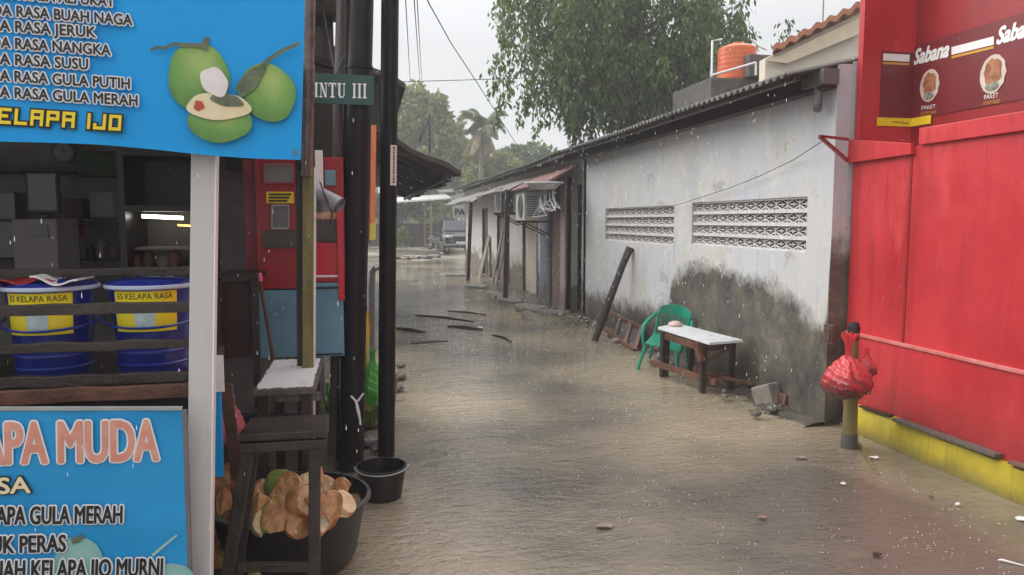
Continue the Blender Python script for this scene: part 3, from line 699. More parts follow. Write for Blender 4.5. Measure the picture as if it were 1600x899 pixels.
# concrete slabs awash in front of the row house
rr = random.Random(9)
for px, py, sx, sy, rz, tx, lab in [(838,482,.9,.55,.5,.07,'flat broken concrete slab at the cream door\'s threshold'),(834,497,.45,.36,.9,.22,'small tilted concrete block, the nearest of the broken slabs'),(797,468,.5,.8,.25,.05,'pale broken slab lying behind the black timber post'),(772,459,.45,.7,.4,.04,'white topped slab fragment before the leaning boards'),(745,447,.6,.5,.1,.03,'low slab barely above water near the far post'),(868,488,.7,.35,.2,.02,'dark thin slab under the blue column'),(712,429,.9,.6,.2,.03,'distant low slab between the far post and the car')]:
    p = onZ(px, py, .03); mb = MB(); n = 7; ph = rr.random()*6
    poly = [p + Vector((sx*.5*math.cos(2*math.pi*k/n+ph)*(1+rr.uniform(-.22,.22)), sy*.7*math.sin(2*math.pi*k/n+ph)*(1+rr.uniform(-.22,.22)), 0)) for k in range(n)]
    M3 = Matrix.Rotation(rz*.3, 3, 'Y') @ Matrix.Rotation(tx, 3, 'X'); poly = [M3 @ (q-p) + p + Vector((0,0,.02)) for q in poly]
    mb.prism(poly, (0,0,-.09)); tag(mb.build('concrete_slab', M_conc, loc=tuple(p), bevel=.012), lab, 'slab', 'broken concrete slabs along the row house')

# ================================================================== RED SHOP (right edge)
rs = thing('food_kiosk', 'bright red food kiosk wall with maroon poster recess above', 'kiosk', (XRD, YR0, 0))
ZL, ZB0, ZB1 = 2.10, 2.235, 2.352
mb = MB(); mb.box((XRD, -1.5, .80), (XRD+.10, YR0, ZB0)); mb.build('upper_wall', M_red, rs)
mb = MB(); mb.box((XRD-.018, -1.5, .16), (XRD+.10, YR0-.003, .775)); mb.build('lower_panel', M_red, rs, bevel=.004)
mb = MB(); mb.box((XRD-.03, -1.5, .776), (XRD+.05, YR0-.006, .799)); mb.build('rail', mat('pale_red_rail', (.50,.10,.10), .45, col2=(.66,.25,.22), scale=9, bump=.2), rs, bevel=.003)
ys = yy(1420, XRD); mb = MB(); mb.box((XRD-.006, ys-.012, .80), (XRD-.0005, ys+.012, 2.2)); mb.build('seam_strip', M_redd, rs)
yband = yy(1431, XRD-.02)
mb = MB(); mb.box((XRD-.03, -1.5, ZB0-.0), (XRD+.06, yband, ZB1)); mb.build('band', M_red, rs, bevel=.005)
# jamb at the corner and recess
mb = MB(); mb.box((XRD, YR0-.06, ZB0+.002), (XRD+.48, YR0, 6.0)); mb.build('jamb', M_red, rs)
yin = YR0 - .06
xin = onY(1428, 120, yin).x
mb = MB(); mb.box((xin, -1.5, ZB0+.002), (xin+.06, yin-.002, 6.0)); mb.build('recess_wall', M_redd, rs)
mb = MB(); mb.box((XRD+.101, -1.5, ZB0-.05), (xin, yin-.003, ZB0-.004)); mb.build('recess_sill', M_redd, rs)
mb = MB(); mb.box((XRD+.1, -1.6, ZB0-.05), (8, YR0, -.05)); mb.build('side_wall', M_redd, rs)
# poster wrapping the inner corner
zt = onY(1378, 80, yin).z; zbm = onY(1372, 186, yin).z
xa = onY(1376, 120, yin).x
poster = thing('poster', 'maroon fried chicken poster folded round the kiosk\'s inner corner', 'poster', (xin, yin, zbm))
mb = MB(); mb.box((xa, yin-.006, zbm), (xin-.006, yin-.002, zt)); mb.box((xin-.006, -1.4, zbm), (xin-.002, yin-.002, zt+.05)); mb.build('sheet', M_maroon, poster)
mb = MB()
s0 = onY(1378, 84, yin).z; s1 = onY(1378, 95, yin).z; s2 = onY(1378, 99, yin).z
mb.box((xa+.01, yin-.009, s1), (onY(1420,90,yin).x, yin-.0065, s0)); mb.build('white_stripe', M_white, poster); mb = MB()
q = lambda px, py: onX(px, py, xin-.007)
def strip(mb, a, b, c, d): mb.prism([q(*a), q(*b), q(*c), q(*d)], (-.002,0,0))
strip(mb, (1487,74),(1553,57),(1553,70),(1487,86)); mb.build('white_stripe', M_white, poster)
mb = MB(); mb.box((xa+.01, yin-.009, s2-.008), (onY(1420,90,yin).x, yin-.0065, s2+.008)); mb.build('gold_stripe', M_gold, poster); mb = MB(); strip(mb, (1487,88),(1553,72),(1553,76),(1487,92)); mb.build('gold_stripe', M_gold, poster)
def ptext(s, sub, a, b, cap, m, off=0., shear=.3, name='lettering'):
    return text_on(name, s, sub, q(*a), q(*b), cap*((q(*a)-CP).length/F), .003, m, poster, off, shear, k2=(-1,0,0))
ptext('Sabana', 'Sabana', (1428,101), (1482,88), 19, M_white, .006)
mb = None
for px, py, wx, hy in ((1453,134,.10,.125),(1552,116,.11,.135)):
    c = q(px, py); c.x -= .003; mb = MB(); n = 22
    mb.prism([c + Vector((0, wx*math.cos(2*math.pi*k/n)*(1+.05*math.sin(3*k)), hy*math.sin(2*math.pi*k/n))) for k in range(n)], (-.002,0,0)); mb.build('plate_picture', mat('plate_print', (.50,.42,.33), .45, col2=(.66,.58,.50), scale=9, bump=0), poster)
    mb = MB(); c.x -= .003
    mb.prism([c + Vector((0, wx*.72*math.cos(2*math.pi*k/n)*(1+.14*math.sin(5*k)), hy*.12+hy*.66*math.sin(2*math.pi*k/n)*(1+.12*math.sin(4*k)))) for k in range(n)], (-.002,0,0))
    mb.build('food_picture', mat('fried_food_print', (.13,.035,.015), .45, col2=(.50,.22,.10), scale=28, bump=0), poster)
    mb = MB(); c.x -= .003
    mb.prism([c + Vector((0, wx*.5*math.cos(2*math.pi*k/n), -hy*.62+hy*.22*math.sin(2*math.pi*k/n)*(1+.2*math.sin(3*k)))) for k in range(n)], (-.002,0,0))
    mb.build('garnish_picture', mat('leaf_print', (.05,.09,.04), .45, col2=(.4,.38,.33), scale=40, bump=0), poster)
# second logo runs out of frame
ptext('Sabana', 'Sabana', (1558,69), (1624,52), 20, M_white, .006)
for a, b, cap, s, m in (((1440,172),(1462,169),5,'PAKET',M_white),((1439,180),(1463,177),4,'AYAM NASI',M_gold),((1538,156),(1560,152),6,'PAKET',M_white),((1536,165),(1562,161),5,'AYAM NASI',M_gold)):
    ptext(s, s, a, b, cap, m, 0, 0, 'small_lettering')
ns = thing('sticker', 'yellow sticker strip along the bottom of the maroon poster', 'sticker', tuple(onY(1372, 196, yin)))
z0, z1 = onY(1372, 197, yin).z, onY(1372, 184, yin).z; xs = onY(1369, 190, yin).x
mb = MB(); mb.box((xs, yin-.012, z0), (xin-.012, yin-.009, z1)); ye = q(1455,190).y; mb.box((xin-.012, ye, z0), (xin-.009, yin-.009, z1)); mb.build('strip', M_yprint, ns)
text_on('print', 'sambal', 'sambal', onY(1393,192,yin), onY(1417,195,yin), .022, .014, M_ink, ns)
# folding bracket shelf at the corner
fb = thing('folding_bracket', 'red folding bracket with a triangular arm sticking out at the kiosk corner', 'bracket', (XRD, YR0, 2.2))
P = lambda px, py, X=XRD-.04: onX(px, py, X)
mb = MB(); mb.prism([P(1324,218),P(1423,224),P(1423,241),P(1324,255)], (.035,0,0)); mb.build('board', M_red, fb, bevel=.003)
a, b_, c_ = onY(1280,213,YR0-.1), onY(1325,218,YR0-.1), onY(1325,252,YR0-.1)
mb = MB(); mb.beam(a, b_, .03, .02); mb.beam(a, c_, .03, .022); mb.build('arm', M_redd, fb)
# kerb
kb = MB()
def kerbtop(y): return .225 + .012*math.sin(y*3)
n = 40; ya, yb = -1.5, YR0-.12
def kf(u, v):
    y = ya+(yb-ya)*u; prof = [(XK,-.1),(XK-.012,.05),(XK,.21),(XK+.02,kerbtop(y)),(XRD+.02,kerbtop(y)+.004)]
    i = min(3, int(v*4+1e-6)); f = v*4-i; a, b = prof[i], prof[i+1]
    return (a[0]+(b[0]-a[0])*f+.006*math.sin(y*11+v*5), y, a[1]+(b[1]-a[1])*f)
kb.sheet(kf, 80, 8); kerb = tag(kb.build('kerb', M_yel, loc=(XK, 3, 0), smooth=True), 'worn yellow painted concrete kerb at the foot of the red kiosk', 'kerb')
def slanted_board(pxa, pxb, w_, th, m, lab, X=XRD-.03, z=.235):
    a = onX(*pxa, X); b = onX(*pxb, X); a.z = z; b.z = z+.01
    mb = MB(); mb.beam(a, b, w_, th); return tag(mb.build('plank', m, loc=tuple(a), bevel=.004), lab, 'plank', 'loose planks on the yellow kerb')
slanted_board((1400,655),(1560,718), .075, .022, M_woodg, 'long grey loose plank lying on top of the yellow kerb', XRD-.058)
slanted_board((1580,728),(1640,752), .06, .018, M_doorb, 'short brown plank end on the yellow kerb at the right edge', XRD-.055)
slanted_board((1345,648),(1392,662), .05, .016, M_wood, 'short dark plank on the kerb\'s far end behind the stake', XRD-.055)
# stake with bag
b0 = onZ(1326, 712, -.06); top = onZ(1326, 712, 0); tp = Vector((b0.x+.0, b0.y+.0, .93))
st = thing('stake', 'short olive wooden stake with black taped head standing in water by the kerb', 'stake', tuple(b0))
mb = MB(); mb.tube([b0, b0.lerp(tp,.3), b0.lerp(tp,.7), tp-Vector((0,0,.09))], [.055,.052,.042,.034], 12); mb.build('pole', M_olive, st, smooth=True)
mb = MB(); mb.tube([tp-Vector((0,0,.11)), tp-Vector((0,0,.02)), tp+Vector((0,0,.02))], [.036,.044,.03], 10); mb.build('taped_head', M_bblk, st, smooth=True)
mb = MB(); mb.tube([b0+Vector((0,0,.03)), b0+Vector((0,0,.17))], [.064,.058], 12); mb.build('wet_foot', M_concd, st, smooth=True)
def bag(name, c, rx, rz, label, cat, m, seed=1, knot=.18, group=None, m2=None):
    rng = random.Random(seed); mb = MB(); n = 72; prof = []
    K = 40
    for i in range(K+1):
        a = i/K; z = -rz + 2*rz*a; r = rx*max(.0, math.sin(math.pi*min(1, a**.60)))**.78
        prof.append((max(.016 if a > .5 else .004, r), z))
    prof = [(.001, -rz)] + prof + [(rx*.12, rz+knot*.5), (rx*.28, rz+knot)]
    v = []
    for i, (r, z) in enumerate(prof):
        for k in range(n):
            t = 2*math.pi*k/n; up = max(0, (z+rz)/(2*rz)-.25)*1.3
            w = 1 + .13*up*math.sin(9*t+seed) + .07*up*math.sin(14*t) + .06*math.sin(3*t+z*5+seed) + .03*math.sin(5*t-z*8) + .012*math.sin(11*t+z*13)
            v.append(Vector(c) + Vector((r*w*math.cos(t), r*w*math.sin(t), z + .012*math.sin(4*t+i))))
    f = []; mi = []
    for i in range(len(prof)-1):
        for k in range(n): f.append((i*n+k, i*n+(k+1)%n, (i+1)*n+(k+1)%n, (i+1)*n+k)); mi.append(1 if (m2 and prof[i][1] < -rz*.12 + .02*math.sin(k*1.9)) else 0)
    mb.add(v, f); mb.m = mi
    return tag(mb.build(name, [m] + ([m2] if m2 else []), loc=tuple(c), smooth=True, sharp=False), label, cat, group)
d0 = (top-CP).length
cb = onY(1324, 588, b0.y-.14)
bag('plastic_bag', cb, .175, .155, 'bulging red plastic bag tied to the head of the wooden stake', 'bag', M_bag, 2, .15)
cb2 = onY(1354, 572, b0.y-.07)
bag('plastic_bag', cb2, .07, .075, 'smaller red plastic bag pressed against the big one on the kerb side', 'bag', M_bag, 5, .05)
# ================================================================== THINGS ALONG THE GREY WALL
a = onZ(927, 538, -.05); b_ = onX(984, 387, XG-.05)
rough_post('leaning_pole', a, b_, .052, 'dark weathered pole leaning against the grey wall below the left vent', 'pole', M_wood, jit=.007)
# wooden frame (old window frame) leaning low on the wall
fr = thing('wooden_rack', 'broken dark wooden rack leaning low on the grey wall beside the leaning pole', 'rack', tuple(onZ(975, 545, 0)))
Q = lambda px, py, X: onX(px, py, X)
A_, B_, C_, D_ = Q(942,513,3.45), Q(992,547,3.45), Q(1003,512,3.66), Q(950,487,3.66)
mb = MB()
for s, e in ((A_,B_),(B_,C_),(C_,D_),(D_,A_),(A_.lerp(B_,.4),D_.lerp(C_,.4)),(A_.lerp(B_,.72),D_.lerp(C_,.72))): mb.beam(s, e, .05, .045)
mb.build('bars', M_woodb, fr, bevel=.004)
mb = MB(); mb.prism([A_.lerp(B_,.42)+Vector((.03,0,0)), B_+Vector((.03,0,0)), C_+Vector((.03,0,0)), D_.lerp(C_,.42)+Vector((.03,0,0))], (.008,0,0)); mb.build('backing', M_dkbrown, fr)
# table
A_ = onZ(1037, 588); B_ = onZ(1097, 614); ZT = .50
tl = thing('table', 'rickety dark wooden table with white board top by the grey wall', 'table', tuple(A_))
A2, B2 = Vector((A_.x, A_.y, 0)), Vector((B_.x, B_.y, 0)); d = (B2-A2); pr = Vector((XG-.06-A2.x, .12, 0)); 
D2 = A2 + Vector((.36,.10,0)); C2 = B2 + Vector((.36,.10,0))
for k, (q_, r) in enumerate(((A2,.05),(B2,.034),(C2,.032),(D2,.035))):
    mb = MB(); mb.beam(q_+Vector((0,0,-.08)), q_+Vector((.01,0,ZT)), r*1.7, r*1.5); mb.build('leg', M_wood, tl, bevel=.006)
mb = MB()
for s, e in ((A2,B2),(B2,C2),(C2,D2),(D2,A2)): mb.beam(s+Vector((0,0,ZT-.05)), e+Vector((0,0,ZT-.05)), .035, .07)
mb.beam(A2+Vector((-.12,.05,.15)), B2+Vector((.1,-.1,.12)), .05, .06); mb.beam(B2+Vector((0,.1,.14)), C2+Vector((0,0,.14)), .04, .04)
mb.beam(C2+Vector((0,0,.43)), B2.lerp(A2,.45)+Vector((.1,0,.16)), .02, .035)
mb.build('stretcher', M_woodb, tl, bevel=.004)
mb = MB(); mb.beam(B2+Vector((-.05,.05,.5)), B2+Vector((-.03,-.03,.32)), .05, .06); mb.build('block', M_woodb, tl, bevel=.006)
T = [onZ(1028,511,ZT+.03), onZ(1108,535,ZT+.03), onZ(1161,531,ZT+.03), onZ(1057,505,ZT+.03)]
for p in T: p.x = min(p.x, XG-.02)
mb = MB(); mb.prism(T, (0,0,-.028)); mb.build('top_board', M_foam, tl, bevel=.004)
c = T[0].lerp(T[3], .7).lerp(T[1], .12); c.z = ZT+.05
mb = MB(); n = 12; mb.lathe([(.0,-.018),(.075,-.018),(.085,.005),(.07,.022),(.03,.036),(0,.038)], 14, c, wob=.15); tag(mb.build('packet', mat('pale_pink_paper', (.6,.42,.38), .5, var=.15), loc=tuple(c), smooth=True), 'crumpled pale pink packet lying on the white table top', 'packet')
# bricks and sticks under the table
mb = MB(); rr = random.Random(21)
for k in range(4):
    c = B2 + Vector((.28+rr.uniform(-.1,.22), .25+rr.uniform(-.35,.35), .07+k*.02)); a = rr.uniform(-.9,.9)
    dd = Vector((math.sin(a), math.cos(a), rr.uniform(-.08,.1)))*rr.uniform(.18,.34)
    m_ = MB(); m_.beam(c-dd, c+dd, .035, .03)
    tag(m_.build('scrap_stick', M_woodb, loc=tuple(c), bevel=.003), ['brown stick end poking out nearest under the white topped table','thin brown stick crossing under the white topped table','short brown offcut deep under the white topped table','uppermost brown stick in the pile under the white topped table'][k], 'stick', 'scrap wood under the white topped table')
# stone block by the wall
c = onZ(1200, 626, .04); mb = MB(); 
mb.box(c+Vector((-.10,-.09,-.06)), c+Vector((.11,.10,.15)), 0, Matrix.Rotation(.5,3,'Z') @ Matrix.Rotation(-.35,3,'X'))
blk = thing('stone_block', 'pale squared stone block lying tilted at the foot of the damp wall', 'stone block', tuple(c)); mb.build('block', M_stone, blk, bevel=.015)
mb = MB(); mb.box(c+Vector((.04,-.17,-.05)), c+Vector((.17,-.02,.08)), 0, Matrix.Rotation(.2,3,'Z') @ Matrix.Rotation(.2,3,'Y'))
tag(mb.build('brick', M_brick, loc=tuple(c+Vector((.1,-.1,0))), bevel=.012), 'dark broken brick against the pale stone block', 'brick')

# green plastic chair: monobloc armchair with slatted back
def make_chair(label):
    t = thing('plastic_chair', label, 'chair')
    mb = MB(); mb.slab(lambda u, v: (-.22+.44*u+(.015 if False else 0), -.21+.42*v, .42 - .02*math.sin(math.pi*u)*math.sin(math.pi*v) - .012*(2*u-1)**2), 10, 10, (0,0,-.02)); mb.build('seat', M_teal, t, smooth=True)
    mb = MB()
    for s in (-1,1):
        pass
    for sx in (-1,1):
        for sy in (-1,1):
            l = MB(); l.tube([(sx*.20, sy*.19, .41), (sx*.235, sy*.235+.0, .2), (sx*.26, sy*.265, 0)], [.030,.024,.020], 8); l.build('leg', M_teal, t, smooth=True)
    # back: curved frame, top band and slats
    mb = MB()
    def back(u, z): a = (u-.5)*1.7; return Vector((math.sin(a)*.27, .25+.07*(z-.42)/.4 - (1-math.cos(a))*.20, z))
    mb.slab(lambda u, v: back(u, .68+.13*v*(1-.35*(2*u-1)**2)), 16, 3, (0,.012,0))
    for k in range(7):
        u = .14 + .72*k/6; mb.slab(lambda uu, v, u=u: back(u+(uu-.5)*.055, .41+.28*v), 2, 5, (0,.012,0))
    mb.tube([back(0,.42), back(0,.60), back(.0,.72)], .02, 8); mb.tube([back(1,.42), back(1,.60), back(1,.72)], .02, 8)
    mb.build('backrest', M_teal, t, smooth=True)
    for s in (-1,1):
        l = MB(); l.tube([(s*.235,-.22,.40), (s*.265,-.21,.55), (s*.275,-.15,.625), (s*.275,.06,.635), (s*.235,.20,.68)], [.020,.022,.026,.026,.018], 8); l.build('armrest', M_teal, t, smooth=True)
    return t
chair = make_chair('green plastic armchair standing askew behind the white topped table')
pc = onZ(1052, 574); chair.scale = (.9,.9,.9); chair.location = (3.38, pc.y+.02, -.04); chair.rotation_euler = (R(12), R(10), R(-38))

# ================================================================== DRINK STALL (left foreground)
YS = 2.62
S = lambda px, py, Y=YS: onY(px, py, Y)
pxm = lambda Y=YS: Y / F * 1.0                     # metres per photo pixel at that plane, near enough
stall = thing('drink_stall', 'open drink stall with a pale steel post and dark wooden rails behind blue banners', 'stall', tuple(Vector((S(318,600).x, YS, .05))))
a0, a1 = S(320,230,YS+.06), S(312,899,YS+.06)
dd = (a1-a0); bot = a0 + dd*((.02-a0.z)/dd.z); tp = a0 - dd*.30
mb = MB(); mb.beam(bot, tp, .078, .05, up=(0,1,0)); mb.build('post', M_postw, stall, bevel=.004)
mb = MB(); e = Vector((.0405,-.004,0)); mb.beam(bot+e, tp+e, .005, .046, up=(0,1,0)); mb.build('post_flange', M_plw, stall)
def rail(y0, y1, Y, m, pxa=-160, pxb=297, th=.03, tilt=0):
    a = S(pxa, (y0+y1)/2, Y); b = S(pxb, (y0+y1)/2+tilt, Y); h = S(0, y0, Y).z - S(0, y1, Y).z
    a.z = b.z + tilt*.002
    mb = MB(); n = 10; rr = random.Random(int(y0))
    pts = [a.lerp(b, i/n) for i in range(n+1)]
    prof = []
    for p in pts:
        w = rr.uniform(-.003,.003); prof.append((p+Vector((0,0,h/2+w)), p+Vector((0,0,-h/2+w*rr.uniform(-1,1)))))
    poly = [p[0] for p in prof] + [p[1] for p in reversed(prof)]
    mb.prism(poly, (0,th,0)); return mb.build('rail', m, stall, bevel=.003)
rail(417, 431, YS+.30, M_wood); rail(471, 489, YS+.12, M_wood); rail(530, 545, YS+.12, M_wood); rail(580, 597, YS+.12, M_wood); rail(599, 622, YS+.10, M_woodb)
rail(622, 640, YS+.16, M_dkbrown)
sh = S(0, 583, YS+.45).z
mb = MB(); mb.box((-2.4, YS+.16, sh-.05), (S(297,500,YS+.3).x, YS+.95, sh)); mb.build('counter_shelf', M_dkbrown, stall)
mb = MB(); mb.box((-2.4, YS+.5, .05), (S(292,500,YS+.5).x, YS+.54, sh-.06)); mb.build('counter_front', M_dkbrown, stall)
mb = MB(); mb.box((-3.2, YS+.05, 2.52), (S(400,100,YS+.1).x, YS+2.2, 2.56)); mb.build('canopy_roof', M_asb, stall)
# banner above
def waves(X0, X1, Z0, Z1, Y, bow=.010):
    def fn(u, v):
        return (X0+(X1-X0)*u, Y - bow*math.sin(u*9+v*2)*(.4+.6*v) - .004*math.sin(u*31), Z0+(Z1-Z0)*v)
    return fn
ban = thing('banner', 'large blue drink menu banner with green coconuts hanging across the stall front', 'banner', tuple(S(320,238)))
TL, TR, BL, BR = S(-170,-150,YS-.03), S(480,-150,YS-.03), S(-170,208,YS-.03), S(470,250,YS-.03)
mb = MB()
def bfn(u, v):
    # lower edge sags between (0,215) (300,235) (470,250)
    bl = BL.lerp(BR, u) + Vector((0,0,-.006*math.sin(u*math.pi*3))); tl_ = TL.lerp(TR, u); p = bl.lerp(tl_, v)
    p.y += .004*math.sin(u*13+v*3) + .0025*math.sin(u*37+v*5); return p
mb.slab(bfn, 70, 24, (0,.004,0)); mb.build('sheet', M_blue, ban, smooth=True)
YT = YS-.03-.009
T = lambda px, py: onY(px, py, YT)
mpp = (T(100,100)-CP).length / F * .97
def btext(s, sub, a, b, cap, m1, m2, off, parent=ban, name='menu_line', sp=1., plane=T):
    A, B = plane(*a), plane(*b)
    text_on('lettering_outline', s, sub, A, B, cap*mpp, .001, m2, parent, off, 0, sp)
    return text_on(name, s, sub, A, B, cap*mpp, .0035, m1, parent, off*.22, 0, sp)
for s, sub, a, b in (('MUDA RASA ALPUKAT','ALPUKAT',(92,4),(179,11)),('MUDA RASA BUAH NAGA','RASA BUAH NAGA',(27,26.5),(207,40)),('MUDA RASA JERUK','RASA JERUK',(25,50),(150,59)),
                     ('MUDA RASA NANGKA','RASA NANGKA',(25,76.5),(173,87)),('MUDA RASA SUSU','RASA SUSU',(25,102),(138,109)),('MUDA RASA GULA PUTIH','RASA GULA PUTIH',(24,128),(203,139)),('MUDA RASA GULA MERAH','RASA GULA MERAH',(24,153.5),(215,165.6))):
    btext(s, sub, a, b, 14.0, M_ink, M_white, .0050)
# squared yellow letters of the lowest line
GL = {'K':["1..1","1.1.","11..","1.1.","1..1"],'E':["1111","1...","111.","1...","1111"],'L':["1...","1...","1...","1...","1111"],'A':["1111","1..1","1111","1..1","1..1"],
      'P':["1111","1..1","1111","1...","1..."],'I':["1","1","1","1","1"],'J':["...1","...1","...1","1..1","1111"],'O':["1111","1..1","1..1","1..1","1111"],' ':["..","..","..","..",".."]}
def block_text(s, pL, pR, h, m1, m2, parent):
    pL, pR = Vector(pL), Vector(pR); W_ = sum(len(GL[c][0])+1 for c in s)-1; L_ = (pR-pL).length; u = (pR-pL).normalized(); w = Vector((0,0,1)); cx, cz = L_/W_, h/5
    A, B = MB(), MB(); x = 0
    for c in s:
        for r, row in enumerate(GL[c]):
            runs = []; k = 0
            while k < len(row):
                if row[k] == '1':
                    e = k
                    while e+1 < len(row) and row[e+1] == '1': e += 1
                    runs.append((k, e+1)); k = e+1
                else: k += 1
            for k0, k1 in runs:
                for MBx, g, y0, y1 in ((A, .0, -.004, -.0015), (B, .55, -.001, 0)):
                    x0, x1 = (x+k0)*cx - g*cx, (x+k1)*cx + g*cx; z1 = (5-r)*cz + g*cz; z0 = (4-r)*cz - g*cz
                    sh = lambda z: z*.12
                    o = Vector((0, y0 - r*1e-5 - k0*1e-5, 0))
                    MBx.prism([pL+u*(x0+sh(z0))+w*z0+o, pL+u*(x1+sh(z0))+w*z0+o, pL+u*(x1+sh(z1))+w*z1+o, pL+u*(x0+sh(z1))+w*z1+o], (0,.0012,0))
        x += len(GL[c][0])+1
    B.build('lettering_outline', m2, parent); A.build('heading', m1, parent)
block_text('KELAPA IJO', T(-28,192), T(189,205), 21*mpp, M_yprint, M_ink, ban)
# printed coconuts: flat layered print
def ellipse(plane, cx, cy, rx, ry, rot=0, n=36, k=0., a0=0, a1=360, wob=0.):
    P = []; full = abs(a1-a0) >= 360; m_ = n if full else n+1
    for i in range(m_):
        t = R(a0+(a1-a0)*i/n); w = 1 + wob*math.sin(5*t)+wob*math.sin(3*t+1)
        x, y = rx*w*math.cos(t), ry*w*math.sin(t); c, s = math.cos(R(rot)), math.sin(R(rot)); P.append(plane(cx+x*c-y*s, cy+x*s+y*c) + Vector((0,-k,0)))
    return P
PG = [mat('coconut_print_%s' % n_, c, .45, col2=c2, scale=10, bump=0) for n_, c, c2 in (('deep_green',(.05,.14,.03),(.09,.22,.045)),('green',(.10,.26,.05),(.17,.36,.08)),('light_green',(.20,.38,.09),(.30,.47,.14)),('yellow_green',(.36,.46,.15),(.42,.52,.2)))]
M_fl = mat('coconut_print_cream', (.68,.58,.34), .45, col2=(.78,.70,.48), scale=18, bump=0); M_flw = mat('coconut_print_white', (.66,.62,.60), .45, col2=(.80,.78,.76), scale=14, bump=0)
M_stemp = mat('coconut_print_stem', (.06,.085,.05), .45, col2=(.16,.2,.1), scale=30, bump=0); M_redp = mat('print_red', (.5,.08,.04), .45)
def flat(name, poly, m, parent=ban, lift=.0009):
    mb = MB(); mb.prism(poly, (0,-lift,0)); return mb.build(name, m, parent)
def print_mat(c, r, cols, seed):
    m = bpy.data.materials.new('coconut_print'); m.use_nodes = True; t = m.node_tree; N = t.nodes; L_ = t.links; b = N['Principled BSDF']
    tc = N.new('ShaderNodeTexCoord'); mp = N.new('ShaderNodeMapping'); mp.vector_type = 'TEXTURE'; mp.inputs['Location'].default_value = c; mp.inputs['Scale'].default_value = (r[0], 1e3, r[1])
    L_.new(tc.outputs['Object'], mp.inputs[0]); ln = N.new('ShaderNodeVectorMath'); ln.operation = 'LENGTH'; L_.new(mp.outputs[0], ln.inputs[0])
    no = N.new('ShaderNodeTexNoise'); no.inputs['Scale'].default_value = 2.4; no.inputs['Detail'].default_value = 5; L_.new(mp.outputs[0], no.inputs['Vector'])
    ad = N.new('ShaderNodeMath'); ad.operation = 'MULTIPLY_ADD'; ad.inputs[1].default_value = .55; L_.new(no.outputs['Fac'], ad.inputs[0]); L_.new(ln.outputs['Value'], ad.inputs[2])
    cr = N.new('ShaderNodeValToRGB'); e = cr.color_ramp.elements; e.new(.5); e.new(.6)
    for q, p_, cc in zip(e, (.25,.55,.95,1.0), cols): q.position = p_; q.color = (*cc, 1)
    ml = N.new('ShaderNodeMath'); ml.operation = 'MULTIPLY'; ml.inputs[1].default_value = .62; L_.new(ad.outputs[0], ml.inputs[0]); L_.new(ml.outputs[0], cr.inputs[0])
    L_.new(cr.outputs[0], b.inputs['Base Color']); b.inputs['Roughness'].default_value = .45; return m
PCOL = [(.33,.47,.13),(.15,.33,.07),(.05,.15,.03),(.04,.10,.03)]
def coco(cx, cy, rx, ry, rot, k, plane=T, parent=ban, mm=PCOL):
    pc = plane(cx+rx*.1, cy-ry*.35) - WL[parent.name]
    flat('coconut_picture', ellipse(plane, cx, cy, rx, ry, rot, k=k, wob=.02), print_mat(tuple(pc), (rx*mpp*1.1, ry*mpp*1.15), mm, cx), parent)
coco(310, 121, 48, 54, -8, .001); coco(420, 145, 40, 48, -32, .007)
flat('coconut_picture', ellipse(T, 392, 128, 30, 13, -48, k=.0125, wob=.06), M_stemp)
coco(344, 188, 50, 36, 4, .013)
flat('coconut_picture', ellipse(T, 343, 168, 50, 21, 2, k=.019, wob=.03), M_fl); flat('coconut_picture', ellipse(T, 356, 158, 26, 10, 12, k=.0205, wob=.05), M_stemp)
flat('coconut_picture', ellipse(T, 337, 130, 25, 19, 50, k=.022, wob=.04), M_flw); flat('coconut_picture', ellipse(T, 313, 167, 8, 8, 0, k=.0205, wob=.08), M_redp)
def stroke(pts, w, m, k, plane=T, parent=ban):
    L_ = []; Rr = []
    for i, (x, y) in enumerate(pts):
        a = pts[max(0,i-1)]; b = pts[min(len(pts)-1,i+1)]; dx, dy = b[0]-a[0], b[1]-a[1]; l = math.hypot(dx, dy); ww = w*(1-.5*i/len(pts))
        L_.append(plane(x-dy/l*ww, y+dx/l*ww)+Vector((0,-k,0))); Rr.append(plane(x+dy/l*ww, y-dx/l*ww)+Vector((0,-k,0)))
    mb = MB(); mb.add(L_+Rr, [(i, i+1, i+1+len(pts), i+len(pts)) for i in range(len(pts)-1)]); return mb.build('stalk_picture', m, parent)
stroke([(324,66),(312,72),(290,71),(272,70),(258,76),(246,75),(236,79)], 3.6, M_stemp, .0065); stroke([(318,78),(322,68),(325,59)], 6, M_stemp, .007)
stroke([(372,143),(390,125),(404,112),(420,95),(440,82),(469,69)], 4.6, M_stemp, .014)
mb = MB(); c = T(461,238); mb.lathe([(.006,0),(.006,.002),(.010,.002),(.010,0)], 16, (0,0,0)); 
mb.v = [(c.x+x, c.y-.001-z, c.z+y) for x, y, z in mb.v]; mb.build('eyelet', M_steel, ban)

